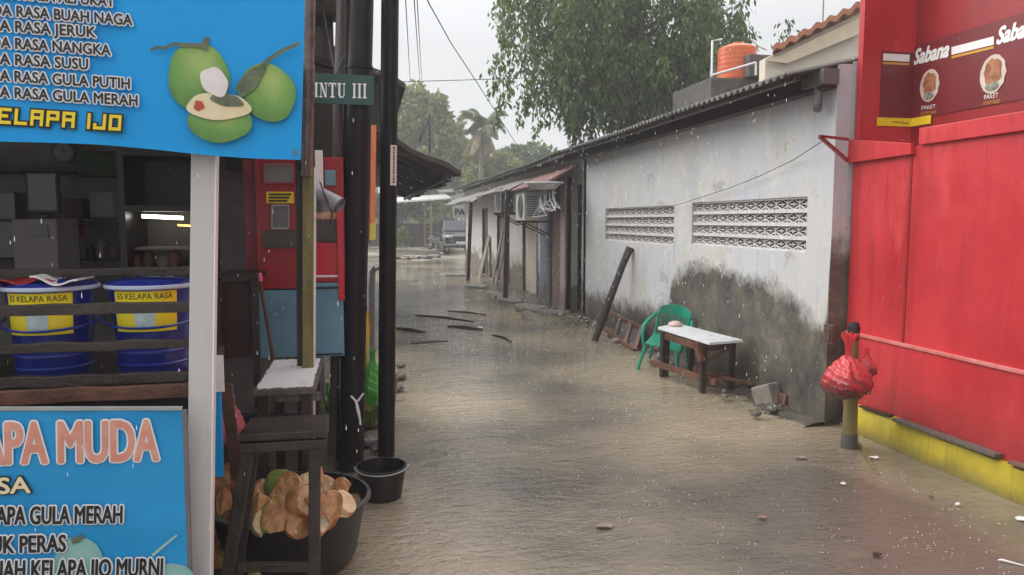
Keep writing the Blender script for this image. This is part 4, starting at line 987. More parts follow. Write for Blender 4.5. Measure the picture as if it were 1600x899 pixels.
# lower banner on a frame
lb = thing('banner', 'lower blue menu banner with salmon heading leaning in front of the stall counter', 'banner', tuple(S(280,899,YS-.06)))
YL = YS - .06
L = lambda px, py: onY(px, py, YL-.006)
a, b, c, d = L(-170,644), L(284,642), L(289,960), L(-170,960)
d = Vector((d.x, d.y, .12)); c = Vector((c.x+.01, c.y, .12))
mb = MB()
def lfn(u, v):
    p = d.lerp(c, u).lerp(a.lerp(b, u), v); p.y += .006 + .003*math.sin(u*17+v*4)*v + .002*math.sin(v*29); return p
mb.slab(lfn, 60, 20, (0,.004,0)); mb.build('sheet', M_blue2, lb, smooth=True)
mb = MB(); mb.beam(a+Vector((0,.008,.008)), b+Vector((.0,.008,.006)), .016, .012); mb.build('top_rail', M_grim, lb, bevel=.002)
mb = MB(); mb.beam(b+Vector((.006,.014,0)), c+Vector((.006,.014,0)), .014, .016, up=(0,1,0)); mb.build('side_rail', M_steel, lb, bevel=.002)
LT = lambda px, py: onY(px, py, YL-.007)
def ltext(s, sub, a, b, cap, m1, m2, off, sp=1., inner=.15):
    A, B = LT(*a), LT(*b); text_on('lettering_outline', s, sub, A, B, cap*mpp, .001, m2, lb, off, 0, sp); return text_on('menu_line', s, sub, A, B, cap*mpp, .004, m1, lb, off*inner, 0, sp)
ltext('KELAPA MUDA', 'MUDA', (93,722), (247,718), 57, M_salmon, M_white, .0095, inner=.42)
ltext('RASA', 'SA', (-2,771), (48,769), 22, M_creamp, M_ink, .0065, inner=.3)
ltext('KELAPA GULA MERAH', 'GULA MERAH', (48,818.5), (191,816.5), 25, M_ink, M_white, .0062, inner=.3)
ltext('JERUK PERAS', 'PERAS', (32,863), (103,861), 24, M_ink, M_white, .0062, inner=.3)
ltext('BUAH KELAPA IJO MURNI', 'KELAPA IJO MURNI', (50,903), (254,899), 26, M_ink, M_white, .0062, inner=.3)
PF = [mat('faded_print_%d' % i, c, .45, var=.12, bump=0) for i, c in enumerate(((.10,.33,.36),(.16,.40,.38),(.24,.46,.42),(.3,.5,.45)))]
PF2 = [(.25,.46,.42),(.18,.40,.38),(.10,.32,.36),(.08,.28,.36)]
coco(122, 880, 40, 40, 0, -.0035, LT, lb, PF2); coco(270, 915, 38, 34, 0, -.0035, LT, lb, PF2)
stroke([(112,846),(124,843),(126,838),(130,842)], 5, M_stemp, .0005, LT, lb); stroke([(238,868),(250,858),(262,848),(277,836)], 2.4, PF[3], .0003, LT, lb)

# blue drink buckets on the counter
def make_bucket(label):
    t = thing('drink_bucket', label, 'bucket', (0,0,0), 'blue drink buckets on the stall counter')
    mb = MB(); mb.lathe([(0,0),(.135,0),(.142,.02),(.160,.30),(.166,.315),(.166,.345),(0,.345)], 40); mb.build('body', M_bucket, t, smooth=True)
    mb = MB()
    for z in (.04,.09): mb.lathe([(.146+z*.05,z),(.151+z*.05,z+.004),(.151+z*.05,z+.010),(.146+z*.05,z+.014)], 40)
    mb.build('rib', M_bucketl, t, smooth=True)
    mb = MB(); mb.lathe([(.0,.346),(.180,.346),(.182,.352),(.182,.366),(.165,.378),(.10,.386),(.095,.388),(0,.390)], 40); ld = mb.build('lid', M_bucketl, t, smooth=True)
    mb = MB(); mb.lathe([(.1825,.348),(.187,.352),(.187,.361),(.1825,.365)], 40); mb.build('lid_rim', M_rim, ld, smooth=True)
    mb = MB(); mb.tube([(-.05,0,.386),(-.04,0,.402),(.04,0,.402),(.05,0,.386)], .008, 8); mb.build('lid_knob', M_bucket, ld, smooth=True)
    def lab(u, v): a = R(-90) + (u-.5)*1.62; z = .183+.160*v; r = .1485+z*.046+.0035; return (r*math.cos(a), r*math.sin(a), z)
    mb = MB(); mb.slab(lab, 18, 4, (0,.001,0)); lb_ = mb.build('label_sheet', M_label, t, smooth=True)
    V, Fc = text2d('ES KELAPA RASA', 1, .0); w = max(v[0] for v in V)
    def wrap(x, z, e=.0055): a = R(-90) + x/.163; r = .1485+z*.046+e; return (r*math.cos(a), r*math.sin(a), z)
    mb = MB(); mb.add([wrap((x/w-.5)*.225, .312+y*.032) for x, y in V], Fc); mb.build('label_lettering', M_ink, lb_)
    mb = MB(); mb.sheet(lambda u, v: wrap(-.035+.07*(u-.5)*(1+.25*v)+.035,   .195+.085*v), 6, 3); mb.build('label_picture', mat('glass_print', (.35,.5,.55), .4, col2=(.6,.7,.72), scale=30, bump=0), lb_)
    mb = MB(); mb.tube([wrap(x, .235-.035*math.sin((x+.3)/.6*math.pi), .03) for x in [-.27+.54*k/16 for k in range(17)]], .0055, 7); mb.build('handle', M_bucketl, t, smooth=True)
    return t
bk = make_bucket('blue drink bucket with a red and white cloth on its lid, left of the other')
YB = YS + .36
x1 = S(84,520,YB).x; x2 = S(237,520,YB).x; x0 = S(-70,520,YB).x
bk.location = (x1, YB, sh+.0); bk.scale = (.86,.84,.93)
copy_tree(bk, (x2, YB+.02, sh), (0,0,R(4)), 'blue drink bucket next to the pale post with nothing on its lid')
copy_tree(bk, (x0, YB, sh), (0,0,R(-20)), 'blue drink bucket cut off by the photo\'s left edge')
mb = MB()
cz = sh+.362
mb.slab(lambda u, v: (x1-.15+.20*u, YB-.13+.2*v, cz+.012*math.sin(u*9)*math.cos(v*6)-.02*(abs(u-.6))), 12, 8, (0,0,.005)); tag(mb.build('cloth', M_cartred, loc=(x1,YB,cz), smooth=True), 'red folded cloth on the left bucket\'s lid', 'cloth')
mb = MB(); mb.slab(lambda u, v: (x1-.01+.15*u, YB-.15+.17*v, cz+.004+.012*math.sin(u*7+1)-.016*u), 12, 8, (0,0,.006)); tag(mb.build('cloth', M_plw, loc=(x1+.05,YB,cz), smooth=True), 'white cloth beside the red one on the left bucket\'s lid', 'cloth')

# ================================================================== SHOP INTERIOR behind the stall
XB1 = onY(400, 345, 6.4).x
shop = thing('shop_building', 'dark open fronted shop building behind the drink stall', 'building', (-2.5, 6.4, 0))
mb = MB(); mb.box((-6.2, 6.4, 0), (-.35, 6.52, 2.75)); mb.build('back_wall', M_int, shop)
mb = MB(); mb.box((-6.2, 2.9, 0), (-6.08, 6.39, 2.75)); mb.build('left_wall', M_int, shop)
mb = MB(); mb.box((-6.2, 2.75, 2.58), (XB1+.1, 6.6, 2.64)); mb.build('ceiling', M_int, shop)
mb = MB(); mb.box((-6.1, 2.9, .06), (XB1+.2, 6.39, .085)); mb.build('floor_slab', M_intf, shop)
# timber upper storey seen over the cart
g = lambda px, py, Y=6.2: onY(px, py, Y)
mb = MB(); x0_, x1_ = g(466,60).x, g(521,60).x
mb.box((x0_-.8, 6.2, 2.72), (x1_, 6.24, 4.6)); mb.build('upper_wall', M_woodg, shop)
mb = MB()
for pa, pb in (((478,30),(520,38)),((478,90),(545,108)),((478,112),(560,118))): mb.beam(g(*pa,6.12), g(*pb,6.12), .07, .06)
mb.beam(g(540,-20,6.1), g(538,112,6.1), .05, .06); mb.beam(g(556,-20,6.1), g(554,150,6.1), .06, .06)
mb.beam(g(520,9,6.05), g(556,9,6.05), .1, .14)
mb.build('beam', M_dkbrown, shop, bevel=.005)
mb = MB(); mb.box((x0_-.8, 5.2, 3.30), (g(552,0).x, 6.3, 3.36)); mb.build('upper_roof', M_asb, shop)
mb = MB(); mb.box((g(530,120).x-.9, 6.25, 2.1), (g(560,200).x, 6.3, 2.72)); mb.build('fascia', M_dkbrown, shop)
# things inside the shop
I = lambda px, py, Y=6.2: onY(px, py, Y)
def ibox(name, x0, y0, x1, y1, Y, dep, m, label, cat, parent=None, bevel=.012):
    a, b = I(x0, y1, Y), I(x1, y0, Y); mb = MB(); mb.box((a.x, Y, a.z), (b.x, Y+dep, b.z))
    o = mb.build(name, m, parent, loc=None if parent else (a.x, Y, a.z), bevel=bevel)
    if not parent: tag(o, label, cat)
    return o
t = thing('fridge', 'pale boxy rice dispenser against the shop\'s back wall', 'appliance', tuple(I(58,440,5.6)))
ibox('casing', 28, 342, 88, 520, 5.6, .4, M_appl, 0, 0, t); ibox('display_panel', 40, 352, 74, 372, 5.59, .008, M_steel, 0, 0, t, 0)
t = thing('television', 'dark television standing on the interior shelf left of centre', 'television', tuple(I(65,340,5.7)))
ibox('casing', 42, 268, 90, 334, 5.7, .05, M_bblk, 0, 0, t); ibox('screen', 46, 273, 86, 328, 5.692, .007, M_glassd, 0, 0, t, 0); ibox('stand', 58, 334, 76, 342, 5.7, .06, M_bblk, 0, 0, t)
t = thing('wall_shelf', 'interior shelf boards on the shop\'s back wall', 'shelf', tuple(I(120,400,6.0)))
for y in (342, 262, 405): ibox('board', -60, y, 190, y+5, 6.0, .35, M_dkbrown, 0, 0, t, 0)
mb = MB(); c = I(100,238,6.33); 
mb.lathe([(0,0),(.085,0),(.085,.02),(.07,.022),(0,.022)], 28); mb.v = [(c.x+x, c.y-z, c.z+y) for x, y, z in mb.v]
t = thing('wall_clock', 'round wall clock high on the back wall of the dark shop', 'clock', tuple(c)); mb.build('case', M_bblk, t)
mb = MB(); mb.lathe([(0,.023),(.068,.023)], 28); mb.v = [(c.x+x, c.y-z, c.z+y) for x, y, z in mb.v]; mb.build('dial', M_appl, t)
mb = MB(); mb.beam(c+Vector((0,-.026,0)), c+Vector((.03,-.026,.02)), .004, .006); mb.beam(c+Vector((0,-.026,0)), c+Vector((0,-.026,.05)), .004, .004); mb.build('hands', M_ink, t)
ibox('hanging_bag', 120, 236, 186, 276, 5.9, .12, mat('dark_green_cloth', (.012,.045,.012), .7, var=.3), 'dark green cloth bundle hanging high in the shop', 'bundle', bevel=.03)
rr = random.Random(4)
for k, (px, w_, h_, m, lab) in enumerate([(102,13,24,M_steel,'grey tin on the interior shelf right of the dispenser'),(120,12,30,M_appl,'tall pale jar on the interior shelf, leftmost of the jars'),(135,10,20,M_darkpl,'small dark blue jar between two pale jars'),(150,13,28,M_appl,'pale jar near the middle of the interior shelf'),(168,12,22,M_rust,'brown tin at the right end of the interior shelf')]):
    a = I(px, 405, 6.0); r = w_/2/F*6; h = h_/F*6; mb = MB(); mb.lathe([(0,0),(r,0),(r*1.03,h*.5),(r*.9,h*.8),(r*.6,h*.86),(r*.65,h*.88),(r*.65,h),(0,h)], 16, a + Vector((0,.1,.0)))
    tag(mb.build('jar', m, loc=tuple(a), smooth=True), lab, 'jar', 'jars and tins on the interior shelf')
for k, (x0, y0, x1, y1, m, lab, cat) in enumerate([(-5, 300, 22, 404, M_steel, 'grey metal box on the interior shelf at the photo\'s left edge', 'box'), (96, 350, 116, 378, M_cartred, 'small dark red packet on the interior shelf beside the dispenser', 'packet'), (140, 300, 176, 341, M_appl, 'pale carton on the upper interior shelf', 'carton'), (100, 310, 126, 341, M_rust, 'brown carton on the upper interior shelf left of the pale one', 'carton')]):
    ibox('carton' if cat == 'carton' else cat, x0, y0, x1, y1, 6.02, .2, m, lab, cat, bevel=.008)
# cabinet niche in place of a mirror; its glowing tube is a reflected lamp
cab = thing('mirror_niche', 'dark framed cabinet niche in place of a mirror, its glowing tube standing for a reflected lamp', 'cabinet', tuple(I(248,430,5.2)))
a, b = I(200,425,5.2), I(306,235,5.2)
mb = MB(); mb.box((a.x-.04, 5.2, .1), (a.x, 5.7, b.z)); mb.box((b.x, 5.2, .1), (b.x+.04, 5.7, b.z)); mb.box((a.x, 5.2, b.z-.04), (b.x, 5.7, b.z)); mb.box((a.x, 5.2, I(0,330,5.2).z), (b.x, 5.7, I(0,320,5.2).z)); mb.box((a.x, 5.2, .1), (b.x, 5.68, a.z)); mb.build('frame', M_bblk, cab)
mb = MB(); mb.box((a.x, 5.69, a.z), (b.x, 5.7, b.z)); mb.build('back_panel', mat('cabinet_back', (.14,.13,.115), .5, var=.15), cab)
ta, tb = I(222,338,5.4), I(286,341,5.4)
mb = MB(); mb.tube([ta, tb], .013, 10); mb.build('mirrored_tube', mat('tube_glow', (1,1,1), .5, bump=0, emis=((1,.93,.78), 5)), cab)
mb = MB(); mb.beam(I(278,352,5.5), I(297,353,5.5), .02, .012); mb.build('amber_strip', mat('amber_glow', (1,.5,.1), .5, bump=0, emis=((1,.45,.1), 2.5)), cab)  # small warm emissive strip
mb = MB(); mb.box((a.x+.02, 5.3, a.z+.14), (b.x-.02, 5.6, a.z+.155)); mb.build('shelf', M_appl, cab)
for k, (px, h) in enumerate(((212,.10),(232,.13),(256,.09),(274,.14))):
    p = I(px, 425, 5.4); mb = MB(); mb.lathe([(0,0),(.035,0),(.05,h*.6),(.03,h),(0,h)], 14, (p.x, 5.4, a.z+.002)); tag(mb.build('tray_food', [M_redtin, M_rust, M_appl, M_redtin][k], loc=(p.x,5.4,a.z), smooth=True), ['brown food cone leftmost in the lit cabinet','rusty brown pot second from the left in the lit cabinet','grey bowl third in the lit cabinet','tall brown pot rightmost in the lit cabinet'][k], 'pot', 'pots in the lit cabinet')
# dark dining table and bin behind the post
t = thing('table', 'dark narrow table in the shadow behind the pale post', 'table', tuple(I(378,600,4.6)))
ibox('top', 335, 430, 402, 436, 4.6, .5, M_dkbrown, 0, 0, t, .004); 
for px in (338, 398): ibox('leg', px, 436, px+4, 640, 4.62, .05, M_dkbrown, 0, 0, t, .003)
ibox('modesty_panel', 343, 440, 397, 560, 4.7, .03, mat('dim_red_panel', (.05,.008,.008), .6, var=.4), 0, 0, t, .003)
p = I(386,655,4.4); mb = MB(); mb.lathe([(0,0),(.10,0),(.125,.40),(.135,.41),(.135,.43),(.115,.43),(.09,.03),(0,.03)], 24, (p.x, 4.5, .09)); tag(mb.build('bin', M_darkpl, loc=(p.x,4.5,.09), smooth=True), 'dark blue plastic bin in the shadow left of the white topped side table', 'bin')

# ================================================================== FOOD CART (red and light blue)
YC = 5.0
C_ = lambda px, py, Y=YC: onY(px, py, Y)
cart = thing('food_cart', 'red and light blue food cart standing behind the olive timber', 'cart', tuple(Vector((C_(465,500).x, YC, .06))))
def cbox(name, x0, y0, x1, y1, Y=YC, dep=.02, m=M_cartred, parent=None, bevel=.003):
    a, b = C_(x0, y1, Y), C_(x1, y0, Y); mb = MB(); mb.box((a.x, Y, a.z), (b.x, Y+dep, b.z)); return mb.build(name, m, parent or cart, bevel=bevel)
a = C_(403,300); b = C_(536,300)
cbox('upper_body', 404, 246, 536, 452, YC, .75, M_cartred)
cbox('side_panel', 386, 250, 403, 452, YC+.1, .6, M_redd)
cbox('lower_body', 404, 453, 484, 560, YC-.01, .74, M_cyanw); cbox('lower_front', 487, 442, 536, 558, YC-.02, .74, M_cyanw)
cbox('red_front', 487, 380, 536, 440, YC-.012, .011, M_cartred2); cbox('white_trim', 484, 430, 536, 434, YC-.03, .01, M_foam); cbox('black_trim', 487, 448, 536, 452, YC-.035, .01, M_bblk); cbox('black_trim', 487, 552, 536, 556, YC-.035, .01, M_bblk)
cbox('pillar', 494, 235, 504, 330, YC-.03, .02, M_plw); cbox('window', 508, 266, 524, 290, YC-.02, .008, mat('pale_blue_pane', (.16,.27,.33), .3, bump=0)); cbox('red_edge', 529, 330, 536, 470, YC-.04, .03, M_cartred2)
def sign(x0, y0, x1, y1, m, rim=None, lines=(), name='notice', mt=M_ink):
    s = cbox(name, x0, y0, x1, y1, YC-.012, .011, m)
    if rim: 
        mb = MB(); w = .012; pa, pb, pc, pd = C_(x0,y0,YC-.018), C_(x1,y0,YC-.018), C_(x1,y1,YC-.018), C_(x0,y1,YC-.018)
        for s_, e in ((pa,pb),(pb,pc),(pc,pd),(pd,pa)): mb.beam(s_, e, .008, w)
        mb.build('frame', rim, s)
    return s
sign(413, 257, 458, 285, mat('grey_notice', (.20,.19,.18), .4, var=.2, bump=0), mat('brown_rim', (.28,.12,.12), .5, bump=0))
s = sign(416, 300, 459, 318, M_yprint, None)
mb = MB()
for k, yy_ in enumerate((304, 309, 314)):
    p, q_ = C_(420,yy_,YC-.016), C_(455-3*k,yy_,YC-.016); mb.beam(p, q_, .003, .011)
mb.build('lettering_bars', M_ink, s)
sign(425, 321, 451, 357, M_steel, M_grim)
cbox('serving_hatch', 411, 360, 462, 388, YC-.014, .013, mat('green_dark_pane', (.03,.045,.03), .2, col2=(.08,.04,.03), scale=12, bump=0))
cbox('food_shelf', 488, 344, 528, 378, YC-.016, .015, mat('cart_dark_grey', (.06,.05,.045), .4, var=.3, bump=0))
cbox('food_picture', 488, 318, 528, 343, YC-.016, .015, mat('food_poster_print', (.28,.07,.02), .4, col2=(.66,.42,.28), scale=26, bump=0))
for px in (410, 480, 490, 532): cbox('leg', px, 560, px+5, 700, YC+.05, .04, M_steel)
# rolled grey tarpaulin over the cart
t0_, t1_ = C_(484,292,4.35), C_(531,322,4.25)
tp_ = thing('tarpaulin', 'rolled grey tarpaulin tied up at the side of the olive timber', 'tarpaulin', tuple(t0_))
mb = MB(); r_ = [(t0_ + (t1_-t0_)*i/6) for i in range(7)]; mb.tube(r_, [.02,.028,.035,.04,.044,.047,.047], 14, cap=False); mb.tube(r_, [.014,.02,.024,.028,.03,.032,.032], 12, cap=False); mb.build('roll', M_tarp, tp_, smooth=True)
mb = MB(); q0, q1, q2, q3 = C_(484,290,4.40), C_(527,318,4.34), C_(519,331,4.36), C_(485,332,4.42)
mb.slab(lambda u, v: q3.lerp(q2,u).lerp(q0.lerp(q1,u), v) + Vector((0,.02*math.sin(u*8+v*3),0)), 14, 8, (0,.003,0)); mb.build('hanging_flap', M_tarp, tp_, smooth=True)
mb = MB(); mb.tube([C_(500,285,4.28), C_(508,306,4.22), C_(519,333,4.26), C_(516,352,4.3)], .0045, 6); mb.build('tie_cord', M_wire, tp_)
# wrapped trunk, olive timber, broom
a, b = S(477,572,4.28), S(486,-60,4.28)
mid = S(481.5,262,4.28)
mb = MB(); mb.beam((a.x-.004,4.28,.05), mid, .060, .05, up=(0,1,0)); mb.beam(mid+Vector((0,.001,0)), b, .052, .048, up=(0,1,0))
ot = tag(mb.build('timber_post', M_olive, loc=(a.x,4.28,.05), bevel=.004), 'straight mossy olive timber wrapped in brown plastic at its top, before the red cart', 'post')
mb = MB(); mb.beam((a.x+.036,4.285,.4), mid+Vector((.038,.005,0)), .012, .03, up=(0,1,0)); mb.build('edge_strip', M_plw, ot)
mb = MB(); pts = [S(477,275,4.24).lerp(S(484,-60,4.24), k/16) for k in range(17)]; rr = random.Random(4); mb.tube(pts, [.038*(1+rr.uniform(-.14,.14)) for _ in pts], 12); mb.build('plastic_wrap', mat('brown_wrap', (.05,.035,.03), .28, col2=(.13,.10,.09), scale=10, bump=.6, coat=.4), ot, smooth=True)
mb = MB(); a_, b_ = S(466,572,4.34), S(467,240,4.34); mb.beam((a_.x,4.34,.05), b_, .038, .03, up=(0,1,0)); tag(mb.build('board', M_wood, loc=(a_.x,4.34,.05), bevel=.003), 'dark narrow board standing along the olive timber\'s left side', 'board')
p0, p1 = C_(405,432,4.7), C_(427,560,4.7)
mb = MB(); mb.tube([p0, p1], .011, 8); br = tag(mb.build('stick', M_woodb, loc=tuple(p1)), 'thin brown stick leaning on the light blue cart side', 'stick')
mb = MB(); mb.tube([p0+Vector((-.001,0,.02)), p0+Vector((.006,0,-.03))], .016, 8); mb.build('pale_tip', M_pink, br)

# ================================================================== STREET SIGN, POLES
b0 = onZ(521, 716, .03); t0_ = onY(533, -40, b0.y)
rough_post('wooden_pole', b0, t0_, .036, 'weathered thin grey brown wooden pole left of the thick black pole', 'pole', M_woodg, seg=12, jit=.008, n=10)
b1 = onZ(548, 733, .0); d1 = (b1-CP).length/F
t1_ = onY(566, -60, b1.y)
bp = thing('utility_pole', 'thick black painted utility pole, the left and heavier of the two black poles', 'pole', tuple(b1))
mb = MB(); mb.tube([b1-Vector((0,0,.1)), b1.lerp(t1_,.25), b1.lerp(t1_,.5), b1.lerp(t1_,.75), t1_], [.083,.082,.081,.08,.079], 24); mb.build('shaft', M_black, bp, smooth=True)
mb = MB(); cs = b1.lerp(t1_, .5); e0 = (t1_-b1).normalized()
mb.tube([b1.lerp(t1_,.02)+Vector((-.088,.03,0)), t1_+Vector((-.085,.03,0))], .016, 8); mb.build('conduit', M_black, bp, smooth=True)
for u in (.33,.80): 
    mb = MB(); c = b1.lerp(t1_,u); mb.tube([c-e0*.012, c+e0*.012], .086, 24); mb.build('clamp_ring', M_black, bp, smooth=True)
mb = MB(); f = lambda px, py: onY(px, py, b1.y-.088)
for pts in ([f(548,619),f(557,628),f(561,645),f(563,664)],[f(568,615),f(559,627)],[f(556,627),f(558,640),f(562,655)]): mb.tube(pts, .0075, 7)
mb.build('white_tie', M_foam, bp, smooth=True)
b2 = onZ(603, 712, -.0); t2_ = onY(610, -60, b2.y)
bp2 = thing('utility_pole', 'slimmer black pipe pole with a white notice strip, standing behind the black bucket', 'pole', tuple(b2))
mb = MB(); mb.tube([b2-Vector((0,0,.1)), b2.lerp(t2_,.3), b2.lerp(t2_,.6), t2_], .0605, 24); mb.build('shaft', M_black, bp2, smooth=True)
ctr = lambda z: b2.lerp(t2_, (z-b2.z)/(t2_.z-b2.z))
za, zb = onY(614,290,b2.y-.05).z, onY(614,227,b2.y-.05).z
def nl(u, v, e=.0015): a = R(-80) + u*.95; z = za+(zb-za)*v; c = ctr(z); return (c.x+(.0605+e)*math.cos(a), c.y+(.0605+e)*math.sin(a), z)
mb = MB(); mb.slab(lambda u, v: nl(u*.95, v), 8, 6, (0,.001,0)); nt_ = mb.build('notice_strip', M_creamp if False else mat('paper_notice', (.66,.62,.55), .5, var=.1, bump=0), bp2, smooth=True)
mb = MB(); rr = random.Random(2); v = .06
while v < .93:
    h = rr.uniform(.02,.05); mb.sheet(lambda a_, b_: nl(.30+.28*a_, v+h*b_, .0035), 3, 1); v += h+.025
mb.build('lettering', M_ink, nt_)
# street name plate
YP = b1.y - .10
pl = thing('street_sign', 'dark green street name plate reading INTU III on the thick black pole', 'sign', tuple(onY(565,142,YP)))
pa, pb, pc, pd = onY(452,112,YP), onY(585,119,YP), onY(584,165,YP), onY(452,160,YP)
mb = MB(); mb.prism([pa,pb,pc,pd], (0,.006,0)); mb.build('plate', M_green, pl, bevel=.0015)
mb = MB(); mb.box((pb.x-.2, YP+.006, pc.z+.05), (pb.x-.02, YP+.05, pc.z+.075)); mb.build('bracket', M_steel, pl)
def serif(s, x0, x1, yb0, yb1, h):
    """bold narrow serif capitals made of strokes, in plate pixels"""
    wd = {'I':.5,'N':1.0,'T':.95,'U':1.0,'P':.9,' ':.55}; tot = sum(wd[c] for c in s) + .16*(len(s)-1); k = (x1-x0)/tot; x = x0; mb = MB()
    def pt(xx, v): base = yb0+(yb1-yb0)*(xx-x0)/(x1-x0); return onY(xx, base - h*v, YP-.003)
    def quad(p): 
        quad.k += 1; mb.prism([q_ + Vector((0,-quad.k*2e-5,0)) for q_ in p], (0,.0015,0))
    quad.k = 0
    bar = lambda xa, xb, va, vb: quad([pt(xa,va),pt(xb,va),pt(xb,vb),pt(xa,vb)])
    for c in s:
        w = wd[c]*k; t = .24*k; ser = .09
        if c == 'I': bar(x+w/2-t/2, x+w/2+t/2, 0, 1); bar(x+w*.04, x+w*.96, 0, ser); bar(x+w*.04, x+w*.96, 1-ser, 1)
        if c == 'N': bar(x+w*.14, x+w*.24, 0, 1); bar(x+w*.78, x+w*.88, 0, 1); quad([pt(x+w*.10,1),pt(x+w*.36,1),pt(x+w*.88,0),pt(x+w*.68,0)]); bar(x, x+w*.38, 0, ser); bar(x+w*.64, x+w, 1-ser, 1); bar(x, x+w*.3, 1-ser, 1)
        if c == 'T': bar(x+w/2-t/2, x+w/2+t/2, 0, 1); bar(x, x+w, 1-ser, 1); bar(x+w*.2, x+w*.8, 0, ser); bar(x, x+w*.09, .74, 1); bar(x+w*.91, x+w, .74, 1)
        if c == 'U': bar(x+w*.12, x+w*.12+t, .16, 1); bar(x+w*.78, x+w*.88, .16, 1); quad([pt(x+w*.12,.2),pt(x+w*.3,0),pt(x+w*.7,0),pt(x+w*.88,.2),pt(x+w*.78,.22),pt(x+w*.66,.08),pt(x+w*.46,.08),pt(x+w*.36,.22)]); bar(x, x+w*.48, 1-ser, 1); bar(x+w*.66, x+w, 1-ser, 1)
        if c == 'P': bar(x+w*.14, x+w*.14+t, 0, 1); bar(x+w*.14, x+w*.8, 1-ser, 1); bar(x+w*.14, x+w*.8, .44, .44+ser); bar(x+w*.72, x+w*.95, .5, .95); bar(x, x+w*.6, 0, ser)
        x += w + .16*k
    return mb.build('lettering', M_white, pl)
serif('INTU III', 491, 573, 152, 154, 23)

# ================================================================== THINGS ON THE LEFT BANK
# white-topped side table and white sheet
YW = 3.75
zt_ = onY(445, 607, YW).z
st2 = thing('side_table', 'rough dark side table with a flaking white top behind the front stool', 'table', (onY(445,607,YW).x, YW, .06))
xa, xb = onY(395,605,YW).x, onY(490,605,YW).x
yb_ = onZ(410, 562, zt_).y
mb = MB(); mb.box((xa-.0, YW, zt_-.035), (xb+.01, yb_, zt_-.004)); mb.build('top', M_woodg, st2, bevel=.004)
n = 30; rr = random.Random(8); poly = []
cx, cy = (xa+xb)/2, (YW+yb_)/2; hx, hy = (xb-xa)/2-.006, (yb_-YW)/2-.012
for k in range(72):
    t = 2*math.pi*k/72; c, s_ = math.cos(t), math.sin(t); q_ = max(abs(c), abs(s_)); w = 1-rr.uniform(0,.07)
    poly.append((cx+c/q_*hx*w, cy+s_/q_*hy*w, zt_-.0035))
mb = MB(); mb.prism(poly, (0,0,.003)); mb.build('flaking_paint', M_plw, st2)
mb = MB(); mb.box((onY(408,0,YW+.03).x, YW+.03, onY(440,629,YW+.03).z), (onY(486,0,YW+.03).x, YW+.06, zt_-.036)); mb.build('apron', M_woodb if False else M_woodg, st2, bevel=.003)
for x, y in ((xa+.04,YW+.05),(xb-.04,YW+.05),(xa+.04,yb_-.06),(xb-.04,yb_-.06)):
    mb = MB(); mb.beam((x,y,.05), (x,y,zt_-.036), .055, .05); mb.build('leg', M_wood, st2, bevel=.004)
mb = MB(); z_ = onY(440,650,YW+.05).z; mb.box((xa+.05, YW+.06, z_-.05), (xb-.05, YW+.09, z_)); mb.build('stretcher', M_wood, st2, bevel=.003)
# front stool
YF = 2.98
zf = onY(440, 676, YF).z
stl = thing('stool', 'tall dark wooden stool standing over the basin of husks in the foreground', 'stool', (onY(440,676,YF).x, YF, .05))
fx = lambda px, py, Y=YF: onY(px, py, Y)
xa, xb = fx(372,676).x, fx(512,676).x; yb_ = onZ(390, 651, zf).y
zb_ = fx(440,692).z; zc_ = fx(440,706).z
mb = MB()
for k in range(3):
    y0_ = YF + (yb_-YF)*k/3; y1_ = YF + (yb_-YF)*(k+1)/3 - .006; mb.box((xa+.004*k, y0_, zb_+.012), (xb-.003*k, y1_, zf-.002*k))
mb.build('seat', M_wood, stl, bevel=.004)
mb = MB(); mb.box((xa, YF+.004, zc_), (xb-.01, YF+.035, zb_+.002)); mb.build('apron', M_wood, stl, bevel=.004); mb = MB(); mb.box((xa, yb_-.035, zc_), (xb-.01, yb_-.006, zb_+.002)); mb.build('apron', M_wood, stl, bevel=.004)
def leg(px0, py0, px1, py1, Y, w=.055):
    a, b = fx(px0,py0,Y), fx(px1,py1,Y); d = b-a; b = a + d*((.05-a.z)/d.z); mb = MB(); mb.beam(b, a, w, w*.9, up=(0,1,0)); mb.build('leg', M_wood, stl, bevel=.004)
leg(388,700,356,899,YF+.045,.05); leg(492,700,491,899,YF+.045,.046)
leg(398,700,372,899,yb_-.06,.04); leg(492,700,490,899,yb_-.05,.04)
mb = MB(); mb.beam(fx(370,886,YF+.045), fx(490,886,YF+.045), .03, .035); mb.build('rung', M_wood, stl, bevel=.003)
